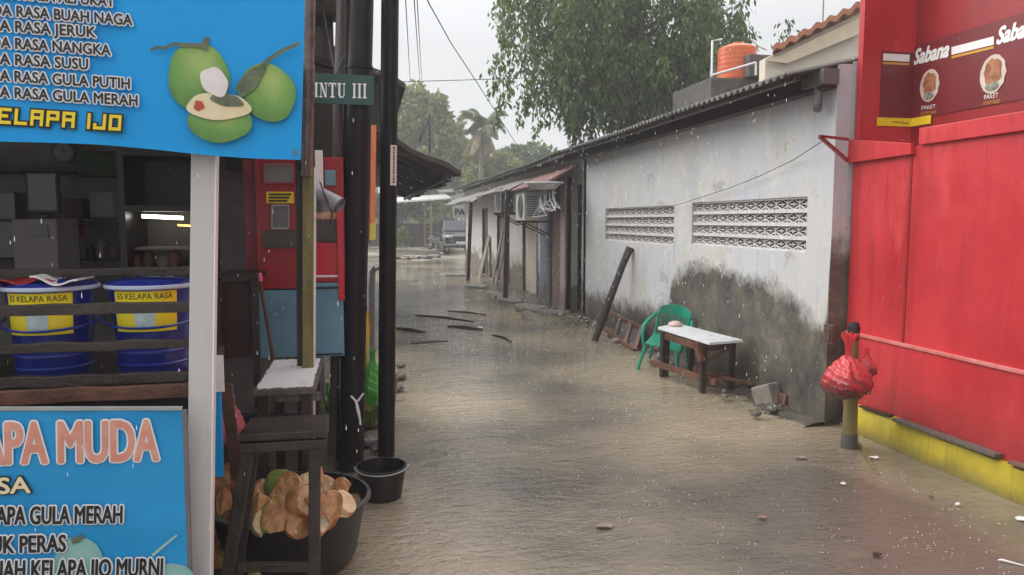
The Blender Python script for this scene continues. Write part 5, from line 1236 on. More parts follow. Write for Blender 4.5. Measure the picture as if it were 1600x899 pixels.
# black basin with husks
bc = onZ(455, 788, .30); rb = .5*(onZ(569,788,.30)-onZ(340,788,.30)).length
bs = thing('basin', 'wide black rubber basin heaped with coconut husks under the stool', 'basin', (bc.x, bc.y, .02))
mb = MB(); mb.lathe([(0,.0),(rb*.80,0),(rb*.86,.03),(rb*.97,.27),(rb*1.03,.295),(rb*1.03,.31),(rb*.99,.312),(rb*.93,.27),(rb*.80,.05),(0,.045)], 44, (bc.x,bc.y,.02), wob=.02); mb.build('bowl', M_bblk, bs, smooth=True)
mb = MB(); mb.lathe([(rb*1.025,.300),(rb*1.05,.304),(rb*1.05,.318),(rb*1.0,.320)], 44, (bc.x,bc.y,.02), wob=.02); mb.build('rim', mat('worn_rubber_rim', (.03,.03,.03), .3, col2=(.09,.085,.08), scale=14), bs, smooth=True)
def husk(px, py, z, r, el, rot, kind, label, seed, t0=0., t1=360., th0=0, th1=120):
    """piece of coconut husk: thick curved shell cut from an ellipsoid, or a whole nut"""
    rng = random.Random(seed); c = onZ(px, py, z); M3 = Matrix.Rotation(rot[2],3,'Z') @ Matrix.Rotation(rot[1],3,'Y') @ Matrix.Rotation(rot[0],3,'X')
    n, m_ = 26, 14; V = []; Fc = []; mi = []
    full = t1-t0 >= 360
    lay = []
    for s_, sc_ in ((0,1.),(1,.68)):
        for j in range(m_+1):
            for i in range(n+1):
                a = R(t0+(t1-t0)*i/n); b = R(th0+(th1-th0)*j/m_); w = 1 + .06*math.sin(3*a+seed) + .035*math.sin(7*a+2*b) + .05*math.sin(4*b+seed*2) + (rng.uniform(-.05,.05) if s_ else rng.uniform(-.010,.010)); ww = w*sc_
                edge = 1 + ((.03*math.sin(9*a+seed)) if j == m_ else 0)
                V.append(c + M3 @ Vector((r*ww*math.sin(b)*math.cos(a), r*ww*math.sin(b)*math.sin(a), r*el*ww*math.cos(b)*edge)))
    S_ = (n+1)*(m_+1); idx = lambda s_, i, j: s_*S_ + j*(n+1)+i
    for j in range(m_):
        for i in range(n):
            Fc.append((idx(0,i,j),idx(0,i+1,j),idx(0,i+1,j+1),idx(0,i,j+1))); mi.append(0)
            Fc.append((idx(1,i,j),idx(1,i,j+1),idx(1,i+1,j+1),idx(1,i+1,j))); mi.append(1)
    for i in range(n):
        for jj in (0, m_): Fc.append((idx(0,i,jj),idx(0,i+1,jj),idx(1,i+1,jj),idx(1,i,jj))); mi.append(2)
    if not full:
        for j in range(m_):
            for i in (0, n): Fc.append((idx(0,i,j),idx(0,i,j+1),idx(1,i,j+1),idx(1,i,j))); mi.append(2)
    if full:
        pass
    mb = MB(); mb.add(V, Fc); mb.m = mi
    skin = {'g': M_huskg, 'b': M_huskb, 'o': M_husk}[kind]; inner = {'g': M_cocow, 'b': M_husk, 'o': M_cocow}[kind]
    return tag(mb.build('coconut_husk', [skin, inner, M_husk], loc=tuple(c), smooth=True), label, 'coconut husk', 'coconut husks heaped in and beside the basin')
def chunk(px, py, z, r, el, seed, kind, label, face=(.0,-.8,.5)):
    """chopped piece of coconut: an ellipsoid with flat machete cuts; the first cut shows a hollow lined with flesh"""
    rng = random.Random(seed); c = onZ(px, py, z); bm = bmesh.new(); bmesh.ops.create_icosphere(bm, subdivisions=4, radius=1)
    ax = Vector((rng.uniform(-1,1), rng.uniform(-.4,.4), rng.uniform(-.6,1))).normalized(); P = []; flag = []
    n0 = (Vector(face) + Vector((rng.uniform(-.9,.9), rng.uniform(-.3,.4), rng.uniform(-.6,.6)))).normalized()
    planes = [(n0, rng.uniform(.10,.34))]
    hol = rng.choice((.0, .0, .0, .50, .30, .0)); 
    if hol == 0: planes[0] = (n0, rng.uniform(.3,.6))
    for _ in range(rng.choice((2,3,3))):
        planes.append((Vector((rng.uniform(-1,1), rng.uniform(-.7,.7), rng.uniform(-1,1))).normalized(), rng.uniform(.18,.55)))
    for v in bm.verts:
        p = v.co.copy(); p *= 1 + .04*math.sin(p.x*4+seed) + .03*math.sin(p.z*5+p.y*3+seed*2) + rng.uniform(-.008,.008)
        p += ax * p.dot(ax) * (el-1); fl = -1
        for i, (n_, d) in enumerate(planes):
            e = p.dot(n_) - d
            if e > 0: 
                p = p - n_ * (e*(.96)); fl = i if fl < 0 or i == 0 else fl
                p += n_ * (rng.uniform(-.02,.02) + .012*math.sin(p.x*13+p.z*7+seed))
        if fl == 0:
            q = p - n0*p.dot(n0); rad = q.length
            if rad < hol: p = p - n0*(hol*.75*math.sqrt(max(0, 1-(rad/hol)**2))); fl = 9
        P.append(p*r + c); flag.append(fl)
    F_ = []; M_ = []
    for f in bm.faces:
        idx = [v.index for v in f.verts]; fl = [flag[i] for i in idx]; F_.append(tuple(idx)); M_.append(2 if fl.count(9) >= 2 else (1 if min(fl) >= 0 else 0))
    bm.free(); mb = MB(); mb.add(P, F_); mb.m = M_
    skin = {'g': M_huskg, 'b': M_huskb, 'o': M_husko}[kind]
    return tag(mb.build('coconut_husk', [skin, rng.choice((M_husk, M_husk, M_huskl, M_husko, M_husko, M_huskb)), M_cocow], loc=tuple(c), smooth=False), label, 'coconut husk', 'coconut husks heaped in and beside the basin')
M_huskl = mat('dry_husk_light', (.50,.32,.16), .5, col2=(.74,.60,.38), scale=12, bump=.4, bscale=40)
M_husko = mat('coconut_skin_orange', (.30,.12,.045), .4, col2=(.66,.34,.13), scale=9, bump=.35, bscale=35, coat=.2)
H = [ # px, py, z, r, el, rot, kind, label, t0, t1, th
 (437,762,.41,.080,1.2,(.5,.5,.2),'g','whole young coconut with yellow green cap on top of the heap',0,360,168),
 (436,782,.40,.105,1.25,(.35,-.45,.2),'b','large pale brown half husk in front of the green capped coconut',180,350,168),
 (476,758,.43,.085,1.5,(-.1,.12,-.2),'o','upright tan husk slab right of the green capped coconut',10,150,165),
 (482,794,.40,.085,1.25,(.2,.5,.1),'o','orange husk wedge below the upright slab',190,330,168),
 (507,803,.39,.085,1.3,(-.2,-.25,.1),'o','pale orange husk half leaning at the right of the stool leg',20,165,168),
 (529,775,.40,.068,1.0,(.4,.2,.4),'b','small capped brown husk at the top right of the basin',180,400,150),
 (533,797,.38,.066,1.2,(.3,1.2,.1),'o','deep orange husk chunk at the basin\'s right rim',170,350,168),
 (440,818,.35,.100,1.0,(.9,1.3,.2),'g','bruised green coconut skin at the basin\'s front',170,360,168),
 (405,803,.37,.070,1.1,(-.5,-.5,.1),'b','cream cut husk chunk at the left inside the basin',0,170,168),
 (398,778,.37,.075,1.3,(.2,1.0,.2),'b','dull brown husk half hidden behind the slanted stool leg',180,350,168),
 (504,770,.40,.065,1.2,(.1,.4,.0),'o','orange husk lobe between the upright slab and the capped one',170,340,168),
 (413,824,.35,.055,1.1,(.2,.9,.1),'b','small brown husk scrap at the basin\'s front left rim',180,340,168),
 (470,826,.35,.060,1.1,(-.3,1.2,.1),'o','flat husk scrap with pale flesh resting on the front rim',20,170,168),
 (505,824,.35,.055,1.2,(-.2,1.4,.1),'b','tiny brown husk scrap under the right rim',10,170,168),
 (458,793,.38,.070,1.2,(-.2,.9,.3),'b','cream lined husk deep in the middle of the heap',0,175,168),
 (352,752,.38,.105,1.4,(.1,.3,.1),'b','large brown husk standing beside the pale post',180,340,168),
 (349,800,.26,.100,1.4,(-.15,.2,.1),'o','tall cream and orange husk leaning low beside the pale post',10,165,168),
 (345,838,.16,.09,1.2,(.1,1.1,.1),'b','brown husk on the ground below the leaning one',180,350,168),
 (352,872,.10,.08,1.2,(-.3,.7,.1),'o','pale orange husk lowest beside the pale post',10,170,168),
 (380,876,.09,.05,1.1,(.2,-.7,.4),'o','little cream husk chip between the stool\'s left leg and the basin',180,340,168),
 (402,896,.08,.055,1.0,(.4,.2,.4),'g','green coconut just showing at the bottom edge under the rung',0,360,168),
]
for i, (px, py, z, r, el, rot, kd, lab, t0v, t1v, th) in enumerate(H):
    if 'whole young' in lab or 'just showing' in lab: husk(px, py, z, r, el, rot, kd, lab, i+1, t0v, t1v, 0, th)
    else: chunk(px, py-5, z+.015, r*1.06, min(el, 1.45), i*7+3, kd, lab)
mb = MB(); mb.sheet(lambda u, v: (bc.x + rb*.94*v*math.cos(2*math.pi*u), bc.y + rb*.94*v*math.sin(2*math.pi*u), .27+.05*(1-v)+.02*math.sin(u*40)*v), 40, 8)
tag(mb.build('husk_fibre', M_husk if False else mat('husk_litter', (.06,.035,.018), .6, col2=(.22,.12,.05), scale=22, bump=1), loc=(bc.x,bc.y,.27), smooth=True), 'litter of dark husk fibre filling the black basin', 'fibre', kind='stuff')
# bucket with handle
wb = onZ(596, 758, .0); bk2 = thing('bucket', 'small black bucket with pale wire handle standing in the water by the slim pole', 'bucket', tuple(wb))
r0 = .5*(onZ(635,728,.195)-onZ(557,728,.195)).length; cc = onZ(596, 728, .195); o_ = Vector((cc.x, cc.y, 0))
mb = MB(); mb.lathe([(0,-.02),(r0*.76,-.02),(r0*.80,.02),(r0*.96,.177),(r0*1.02,.18),(r0*1.02,.197),(r0*.95,.198),(r0*.80,.03),(0,.028)], 36, o_); mb.build('shell', M_bblk, bk2, smooth=True)
mb = MB(); pts = [o_+Vector((r0*1.06*math.cos(t), r0*1.06*math.sin(t), .197+.012*math.sin(t))) for t in [R(-180+180*k/20) for k in range(21)]]; mb.tube(pts, .0045, 7); mb.build('handle', M_grim, bk2, smooth=True)
mb = MB(); 
mb.lathe([(r0*1.0,.1985),(r0*1.02,.1995),(r0*.97,.1995)], 36, o_); mb.build('lip', mat('dark_lip', (.05,.05,.05), .35), bk2)
# green bag with yellow cloth hanging behind the thick pole
gb = onY(583, 596, 5.6)
bag('plastic_bag', gb, .075, .19, 'limp bright green bag hanging between the two black poles', 'bag', M_baggreen, 7, .05)
a, b = onY(577,520,5.66), onY(573,640,5.66)
mb = MB(); mb.slab(lambda u, v: (b.x-.02+.05*u+.01*math.sin(v*9), 5.62+.02*math.sin(u*5+v*4), b.z+(onY(577,488,5.6).z-b.z)*v), 5, 16, (0,.004,0)); tag(mb.build('cloth', M_yelcloth, loc=tuple(b), smooth=True), 'narrow yellow cloth hanging beside the green bag', 'cloth')
p = onZ(586, 585, 0); mb = MB(); mb.lathe([(0,0),(.12,0),(.16,.34),(.17,.35),(.15,.35),(.11,.03),(0,.03)], 22, (onY(592,560,6.2).x, 6.2, .05)); tag(mb.build('pail', mat('brown_pail', (.16,.10,.075), .5, var=.2), loc=(onY(592,560,6.2).x,6.2,.05), smooth=True), 'dull brown pail on the bank between the black poles', 'pail')
p = onY(583,415,7.0); mb = MB(); mb.tube([(p.x-.03,7.05,.05),(p.x-.02,7.03,p.z-.25),(p.x-.01,7.0,p.z-.06),(p.x+.02,6.99,p.z),(p.x+.045,6.97,p.z-.03)], .032, 10); tag(mb.build('bent_pipe', M_steel, loc=(p.x,7.05,.05), smooth=True), 'grey pipe with a bent head rising between the two black poles', 'pipe')
# pink bag, blue panel
pk = onY(362, 662, 4.1); bag('plastic_bag', pk, .075, .11, 'pink plastic bag drooping in the dark right of the pale post', 'bag', M_pink, 4, .03)
mb = MB(); a, b = onY(337,560,3.1), onY(350,745,3.1); mb.box((a.x-.05,3.1,b.z), (b.x-.003,3.13,a.z)); pn = tag(mb.build('panel', M_blue, loc=(a.x,3.1,b.z), bevel=.003), 'narrow blue and white panel edge directly behind the pale post', 'panel')
mb = MB(); a, b = onY(337,556,3.09), onY(351,612,3.09); mb.box((a.x-.05,3.088,b.z), (b.x-.001,3.098,a.z)); mb.build('white_patch', M_plw, pn)
mb = MB(); mb.beam(onY(353,600,3.3), onY(371,750,3.3), .05, .02, up=(0,1,0)); tag(mb.build('board', M_woodb, loc=tuple(onY(371,750,3.3)), bevel=.003), 'reddish brown board slanting down right of the blue panel edge', 'board')
# stones at the bank
rr = random.Random(14)
def stone(c, r, m, label, cat='stone', name='stone', grp=None, sq=.6, seed=0):
    rg = random.Random(seed); bm = bmesh.new(); bmesh.ops.create_icosphere(bm, subdivisions=2, radius=1)
    V = [Vector((v.co.x*r*rg.uniform(.8,1.15), v.co.y*r*rg.uniform(.8,1.15), v.co.z*r*sq*rg.uniform(.8,1.1))) + c for v in bm.verts]; Fc = [tuple(x.index for x in f.verts) for f in bm.faces]; bm.free()
    mb = MB(); mb.add(V, Fc); return tag(mb.build(name, m, loc=tuple(c)), label, cat, grp)
for i, (px, py, r, lab) in enumerate([(622,588,.09,'dark wet stone just right of the slim black pole'),(626,570,.06,'small stone behind the dark wet one by the slim pole'),(620,606,.07,'low stone nearest below the dark one by the slim pole'),(575,690,.08,'wet rubble stone between the feet of the black poles'),(588,700,.05,'little rubble stone behind the black bucket'),(583,662,.07,'mossy stone further back between the black poles')]):
    stone(onZ(px, py, .04), r, M_concd, lab, grp='wet stones on the left bank', seed=i)
# weeds by the poles
def weed(c, n, h, label, seed):
    rng = np.random.default_rng(seed); t = thing('weed', label, 'plant', tuple(c), 'weeds on the left bank'); V = []; Fc = []
    for k in range(n):
        a = rng.uniform(0,6.28); l = h*rng.uniform(.6,1.1); b0_ = np.array(c)+np.array([math.cos(a),math.sin(a),0])*.03*rng.random(); o = np.array([math.cos(a),math.sin(a),0])*l*.5; s_ = np.array([-math.sin(a),math.cos(a),0])*.008
        p1 = b0_+o*.4+[0,0,l*.6]; p2 = b0_+o+[0,0,l*.75]; i = len(V); V += [b0_-s_, b0_+s_, p1+s_*1.4, p1-s_*1.4, p2]; Fc += [(i,i+1,i+2,i+3),(i+3,i+2,i+4)]
    leaf_object('leaves', M_grass, V, Fc, t)
for i, (px, py, n, h, lab) in enumerate([(506,640,26,.34,'grassy weed tuft behind the side table\'s right corner'),(580,665,24,.20,'weed tuft growing between the feet of the black poles'),(538,700,14,.16,'low weed at the thin wooden pole\'s foot'),(515,655,16,.26,'smaller weed in front of the grassy tuft')]): weed(onZ(px,py,.06), n, h, lab, i)

# ================================================================== HOUSE WITH OVERHANGING ROOF (left, further on)
lh = thing('house', 'old dark house with a low thatched eave reaching over the alley on the left', 'house', (-.2, 10, 0))
XH = .12
mb = MB(); wall_x(mb, -.75, .12, 10.4, 21, -.1, 2.6, []); mb.box((-7, 10.4, -.1), (-.75, 10.5, 2.6)); mb.build('wall', M_dkbrown, lh)
e0 = onY(714, 264, 10.0); xr = e0.x; ze = e0.z
r0_ = onY(584, 198, 10.0)
k_ = (r0_.z-ze)/(r0_.x-xr)
mb = MB(); rgn = random.Random(1)
def rf(u, v):
    y = 10.0 + 11*u; x = xr + (-4.5-xr)*v
    jag = .05*math.sin(y*7)+.03*math.sin(y*17) if v < .02 else 0
    return (x+jag - (.10*math.sin(x*9) if False else 0), y + (.05*math.sin(x*11) if u < .01 else 0), ze + k_*(x-xr) + .03*math.sin(x*6+y*1.3) - (.05 if v < .02 else 0))
mb.slab(rf, 120, 40, (0,0,-.07)); rfo = mb.build('roof', M_thatch, lh)
mb = MB(); 
for i in range(12): 
    y = 10.15+i*.95; mb.beam((xr-.1,y,ze+k_*-.1-.1), (-.7,y,ze+k_*(-.7-xr)-.1), .06, .07)
mb.beam((xr-.12,10.05,ze-.10), (xr-.12,20.9,ze-.10), .05, .06); mb.build('rafter', M_dkbrown, lh)
mb = MB(); a, b = onY(560,110,10.9), onY(618,205,10.9); mb.box((-5, 10.9, ze+.1), (b.x, 18, a.z+.0)); mb.build('upper_storey', M_dkbrown, lh)
e1 = onY(633, 130, 10.3); e2 = onY(582, 104, 10.3); k2_ = (e2.z-e1.z)/(e2.x-e1.x)
mb = MB(); mb.slab(lambda u, v: (e1.x+(-5-e1.x)*v, 10.3+8.5*u, e1.z+k2_*((e1.x+(-5-e1.x)*v)-e1.x)+.02*math.sin(v*50)), 50, 50, (0,0,-.08)); mb.build('upper_roof', M_thatch, lh)
mb = MB(); mb.tube([onY(655,222,12), onY(672,180,12)], .02, 8); mb.tube([onY(672,240,12.2), onY(671,178,12.2)], .018, 8); tag(mb.build('antenna_pole', M_steel, loc=tuple(onY(655,222,12))), 'thin pale antenna mast leaning above the thatched eave', 'antenna')
# long orange hanging flag with yellow foot
a, b = onY(580,196,9.6), onY(588,196,9.6); c, d = onY(578,374,9.6), onY(586,372,9.6)
fl = thing('hanging_flag', 'narrow orange flag with yellow foot hanging below the left house eave', 'flag', tuple(a))
mb = MB(); mb.slab(lambda u, v: c.lerp(d,u).lerp(a.lerp(b,u), v) + Vector((0,.015*math.sin(v*9+u*3),0)), 5, 18, (0,.006,0)); mb.build('cloth', M_orange, fl, smooth=True)
c2, d2, a2, b2_ = onY(577.5,376,9.58), onY(587,374,9.58), onY(578,350,9.58), onY(587,348,9.58)
mb = MB(); mb.prism([c2,d2,b2_,a2], (0,.006,0)); mb.build('yellow_foot', M_yelcloth, fl)
mb = MB(); mb.tube([onY(578,200,9.63), onY(577,380,9.63)], .018, 8); mb.build('pole', M_redtin, fl); mb = MB(); mb.tube([onY(578,201,9.6), onY(579,170,10.3)], .01, 6); mb.build('cord', M_wire, fl)

# ================================================================== FAR END: car, shelter, wall, motorbikes
cr = thing('parked_car', 'dark family car facing the camera, half hidden behind the far row house', 'car', tuple(atD(722,395,39)))
c0 = onZ(720, 396, .04); cx_, cy_ = c0.x, c0.y
def cloc(x, y, z): return (cx_+x, cy_+y, .04+z)
def carsec(): # body lofted along length: (y, half width, z bottom, z top)
    return [(-.02,.62,.42,.78),(.03,.80,.30,.95),(.25,.86,.26,1.02),(1.0,.88,.25,1.10),(1.3,.88,.25,1.12),(4.2,.88,.25,1.12),(4.45,.84,.3,1.05),(4.5,.7,.45,.9)]
mb = MB(); n = 16; rings = []
for y, hw, z0, z1 in carsec():
    for k in range(n):
        t = 2*math.pi*k/n; c, s_ = math.cos(t), math.sin(t); x = hw*math.copysign(abs(c)**.35, c); z = (z0+z1)/2+(z1-z0)/2*math.copysign(abs(s_)**.4, s_); rings.append(cloc(x, y, z))
m_ = len(carsec()); mb.add(rings, [(i*n+k, i*n+(k+1)%n, (i+1)*n+(k+1)%n, (i+1)*n+k) for i in range(m_-1) for k in range(n)] + [tuple(range(n)), tuple(range((m_-1)*n, m_*n))]); mb.build('body', M_carp, cr, smooth=True)
mb = MB(); cab_ = [(1.05,.80,1.08),(1.75,.66,1.66),(3.9,.66,1.68),(4.35,.76,1.1)]
v = []
for y, hw, z in cab_: v += [cloc(-hw,y,z), cloc(hw,y,z)]
v += [cloc(-.84,1.3,1.06), cloc(.84,1.3,1.06), cloc(-.84,4.2,1.06), cloc(.84,4.2,1.06)]
mb.add(v, [(0,1,3,2),(2,3,5,4),(4,5,7,6),(0,2,4,6,10,8),(1,9,11,7,5,3),(0,8,9,1)]); mb.build('cabin', M_carp, cr, bevel=.03)
mb = MB(); mb.add([cloc(-.72,1.10,1.13),cloc(.72,1.10,1.13),cloc(.58,1.70,1.62),cloc(-.58,1.70,1.62)], [(0,1,2,3)]); mb.v = [(x, y-.025, z+.02) for x, y, z in mb.v]; mb.build('windscreen', M_carglass, cr)
for s_ in (-1,1):
    mb = MB(); mb.prism([cloc(s_*.80,1.5,1.16),cloc(s_*.80,4.0,1.16),cloc(s_*.69,3.8,1.6),cloc(s_*.69,1.85,1.6)], (s_*.012,0,0)); mb.build('side_window', M_glassd, cr)
    mb = MB(); mb.box(cloc(s_*.56-.18,-.03,.80), cloc(s_*.56+.18,.05,.93)); mb.build('headlight', M_lens, cr, bevel=.03)
    mb = MB(); mb.box(cloc(s_*.95-.08,1.3,1.10), cloc(s_*.95+.08,1.38,1.22)); mb.build('wing_mirror', M_carp, cr, bevel=.02)
    for y in (.85, 3.6):
        mb = MB(); mb.tube([cloc(s_*.70,y,.31), cloc(s_*.88,y,.31)], .31, 20); w_ = mb.build('wheel', M_tyre, cr, smooth=True)
        mb = MB(); mb.tube([cloc(s_*.86,y,.31), cloc(s_*.89,y,.31)], .18, 14); mb.build('rim', M_chrome, w_)
mb = MB(); mb.box(cloc(-.55,-.06,.86), cloc(.55,-.02,.91)); mb.box(cloc(-.78,-.07,.42), cloc(.78,-.03,.47)); mb.build('grille_trim', M_chrome, cr, bevel=.01)
mb = MB(); mb.box(cloc(-.42,-.05,.60), cloc(.42,-.02,.84)); mb.build('grille', M_bblk, cr, bevel=.01)
mb = MB(); mb.box(cloc(-.24,-.085,.50), cloc(.24,-.072,.60)); mb.build('number_plate', M_foam, cr)
# shelter with white roof
sh_ = thing('shelter', 'open roadside shelter with a thin white roof at the alley\'s far end', 'shelter', tuple(atD(665,392,46)))
D = 46; g = lambda px, py, dd=D: atD(px, py, dd)
a, b = g(596,319), g(706,311); up = Vector((0,0,1))
mb = MB(); back = Vector((0,4,.35)); mb.prism([a, b, b+back, a+back], (0,0,.10)); mb.build('roof', mat('white_sheet_roof', (.62,.62,.60), .45, var=.1), sh_)
for px in (664, 674, 690):
    p = g(px, 318); mb = MB(); mb.beam((p.x,p.y+.3,0), (p.x,p.y+.3,p.z), .12 if px != 690 else .08, .12); mb.build('post', M_olive if px == 674 else M_woodg, sh_)
mb = MB(); p = g(640,345); mb.box((p.x-2.5, a.y+3.6, 0), (g(700,345).x, a.y+3.7, 1.5)); mb.build('rear_panel', M_dkbrown, sh_)
a, b = g(612,351,50), g(647,351,50)
fw = thing('boundary_wall', 'low whitewashed boundary wall left of the shelter far down the alley', 'wall', (a.x, a.y, 0))
mb = MB(); mb.box((a.x-6, a.y, 0), (b.x, a.y+.2, a.z)); mb.build('wall', M_plast, fw); mb = MB(); mb.box((a.x-6, a.y-.05, a.z+.002), (b.x+.05, a.y+.25, a.z+.08)); mb.build('coping', M_conc, fw)
a, b = g(648,352,48), g(664,352,48); mb = MB(); mb.box((a.x,a.y,0),(b.x,a.y+.1,a.z)); tag(mb.build('gate', M_dkbrown, loc=(a.x,a.y,0), bevel=.01), 'dark brown board gate between the whitewashed wall and the shelter post', 'gate')
# PA sign board
D2_ = 33; q0, q1 = atD(704,306,D2_), atD(729,340,D2_)
sb = thing('sign_board', 'pale board lettered PA above the parked car', 'sign', (q0.x, q0.y, 0))
mb = MB(); mb.prism([q0, atD(731,303,D2_), atD(731,341,D2_), atD(709,341,D2_)], (0,.08,0)); mb.build('panel', mat('sign_grey_white', (.28,.29,.285), .5, var=.15), sb)
text_on('lettering', 'PA', 'PA', atD(711,336,D2_)+Vector((0,-.02,0)), atD(726,336,D2_)+Vector((0,-.02,0)), .28, .02, M_ink, sb, .015)
mb = MB(); mb.beam((q1.x+.1,q1.y+.15,0),(q1.x+.1,q1.y+.15,q0.z),.12,.12); mb.build('post', M_steel, sb)
mb = MB(); a = atD(690,304,D2_); b = atD(735,300,D2_); mb.prism([a,b,b+Vector((0,2,.2)),a+Vector((0,2,.2))], (0,0,.08)); tag(mb.build('canopy', M_asb, loc=tuple(a)), 'thin mossy canopy over the pale lettered board', 'canopy')
def bike(px, py, dd, ang, m, label):
    b = onZ(px, py, .04); t = thing('motorbike', label, 'motorbike', tuple(b), 'motorbikes by the far shelter'); M3 = Matrix.Rotation(ang,3,'Z'); q_ = lambda x, z, y=0: b + M3 @ Vector((x,y,z))
    for x in (-.6,.6):
        mb = MB(); pts = [q_(x+.27*math.cos(k*math.pi/8), .28+.27*math.sin(k*math.pi/8)) for k in range(17)]; mb.tube(pts, .05, 8, cap=False); w_ = mb.build('wheel', M_tyre, t, smooth=True)
        mb = MB(); mb.beam(q_(x-.24,.28), q_(x+.24,.28), .02, .03); mb.beam(q_(x,.04), q_(x,.52), .02, .03); mb.build('spokes', M_chrome, w_)
    mb = MB(); mb.prism([q_(-.75,.62,-.12),q_(-.3,.42,-.12),q_(.25,.35,-.12),q_(.42,.75,-.12),q_(.32,.85,-.12),q_(.1,.60,-.12),q_(-.3,.70,-.12)], M3 @ Vector((0,.24,0))); mb.build('body', m, t, bevel=.03)
    mb = MB(); mb.prism([q_(-.65,.70,-.11),q_(.08,.66,-.11),q_(.05,.76,-.11),q_(-.6,.80,-.11)], M3 @ Vector((0,.22,0))); mb.build('seat', M_bblk, t, bevel=.03)
    mb = MB(); mb.tube([q_(.62,.30),q_(.40,.90)], .035, 8); mb.tube([q_(.36,.98,-.33),q_(.42,.95,0),q_(.36,.98,.33)], .018, 7); mb.build('handlebar', M_steel, t)
    mb = MB(); mb.box(q_(.40,.80,-.07)-Vector((.05,.05,.05)), q_(.40,.80,-.07)+Vector((.09,.09,.09))); mb.build('headlight', M_lens, t, bevel=.02)
bike(693, 393, 40, R(-75), M_cartred, 'dark red motorbike parked in front of the shelter next to the car')
bike(681, 390, 42, R(-60), M_carp, 'black motorbike parked left of the dark red one by the shelter')
bike(657, 384, 46, R(-100), M_redd, 'most distant motorbike, by the brown gate')
# rubble line across the far road
rr = random.Random(31)
for k in range(16):
    px = 622 + k*5.2 + rr.uniform(-1.5,1.5); py = 404 - (k/16)*3 + rr.uniform(-1,1) - (6 if k > 12 else 0)
    stone(onZ(px, py, .05), rr.uniform(.08,.22), M_stone if k % 3 else M_bblk, 'rubble stone in the low line across the far end of the flooded alley', name='stone', cat='stone', grp='rubble line across the alley', seed=k+40)
# floating scraps and sticks
def floater(p0, p1, w, h, m, label, name='floating_stick', cat='stick', grp='scraps floating on the flood'):
    a, b = onZ(*p0, .006), onZ(*p1, .006); mid = a.lerp(b,.5)+Vector((rr.uniform(-.05,.05),rr.uniform(-.03,.03),.006)); mb = MB(); mb.tube([a, mid, b], [w*.6,w,w*.5], 6); 
    return tag(mb.build(name, m, loc=tuple(a), smooth=True), label, cat, grp)
floater((700,511),(753,516),.045,0,M_wood,'long dark stick floating mid alley, the thickest one'); floater((770,524),(799,535),.025,0,M_wood,'short dark stick floating on the right below the thick one')
floater((650,493),(740,503),.03,0,M_wood,'thin dark branch floating across the middle of the alley'); floater((621,514),(664,520),.05,0,M_wood,'dark stick floating right beside the slim black pole')
floater((700,486),(760,492),.02,0,M_wood,'faint thin twig floating beyond the others'); floater((1305,652),(1372,742),.014,0,M_olive,'long yellowish stick leaning out of the water at the stake')
floater((1560,875),(1600,884),.006,0,M_plw,'white straw floating at the bottom right corner'); floater((640,537),(700,533),.02,0,M_wood,'thin twig floating below the stick by the slim pole')
for i, (px, py, r, m, lab) in enumerate([(1250,716,.045,M_stone,'pale grey leaf floating left of the stake'),(1365,716,.04,M_plw,'white scrap floating just right of the stake'),(1317,757,.022,M_foam,'tiny white scrap floating below the stake'),(1192,810,.03,M_pink if False else mat('dull_pink_scrap',(.4,.2,.15),.5),'dull pink scrap floating in the right foreground'),(1370,868,.03,M_wood,'dark leaf floating at the bottom right'),(1496,790,.018,M_foam,'tiny white fleck floating near the yellow kerb'),(1455,778,.022,M_woodg,'brownish leaf floating near the yellow kerb'),(945,823,.06,M_conc if False else mat('wet_leaf',(.35,.27,.18),.4),'submerged tan leaf in the foreground centre'),(1598,812,.05,M_foam,'white foam piece against the kerb at the right edge'),(751,455,.10,M_foam,'white sheet scrap near the far slabs'),(812,497,.05,M_yelcloth,'yellowish scrap near the tilted slab'),(905,500,.06,M_foam,'white paper scrap by the grey wall corner'),(750,512,.05,M_plw,'small white scrap in mid alley')]):
    c = onZ(px, py, .008); rg = random.Random(i); mb = MB(); n = 8; mb.prism([c+Vector((r*math.cos(6.28*k/n)*rg.uniform(.7,1.2), r*.6*math.sin(6.28*k/n)*rg.uniform(.7,1.2), rg.uniform(0,.012))) for k in range(n)], (0,0,.004)); tag(mb.build('scrap', m, loc=tuple(c)), lab, 'litter', 'scraps floating on the flood')
# rubble along the bank on the right
rr = random.Random(77); cnt = 0
for k in range(120):
    y = rr.uniform(5.6, 13.6); x = rr.uniform(3.24, 3.68); r = .010+.05*rr.random()**2.2
    stone(Vector((x,y,.05)), r, [M_concd, M_stone, M_brick, M_concd][k % 4], 'small chip of rubble on the muddy strip along the grey wall', name='stone', cat='stone', grp='rubble chips along the grey wall', seed=k+100)

# ================================================================== BEHIND THE GREY HOUSE: tank, roof, trees
DT = 14.3
tw = thing('tank_tower', 'grimy concrete tower block carrying the orange tank behind the grey roof', 'tower', tuple(atD(1160,150,DT)))
a, b = atD(1104,122,DT), atD(1222,85,DT)
mb = MB(); mb.box((a.x, a.y-.2, 0), (b.x-.1, a.y+1.6, a.z-.02)); mb.build('block', M_concd, tw, bevel=.02)
c, d = atD(1172,118,DT-.2), atD(1220,84,DT-.2); mb = MB(); mb.box((c.x, a.y-.3, a.z-.0), (d.x, a.y+1.4, d.z)); mb.build('parapet', M_concd, tw, bevel=.02)
tk = thing('water_tank', 'round orange plastic water tank with ribbed sides on the concrete tower', 'water tank', tuple(atD(1151,112,DT+.4)))
tb_, tt_ = atD(1151,112,DT+.4), atD(1151,62,DT+.4); r_ = 29/F*(DT+.4); h = tt_.z-tb_.z
prof = [(0,0),(r_*.98,0)]
for k in range(7): prof += [(r_, .02+h*k/7), (r_*1.015, h*(k+.5)/7), (r_, h*(k+.95)/7)]
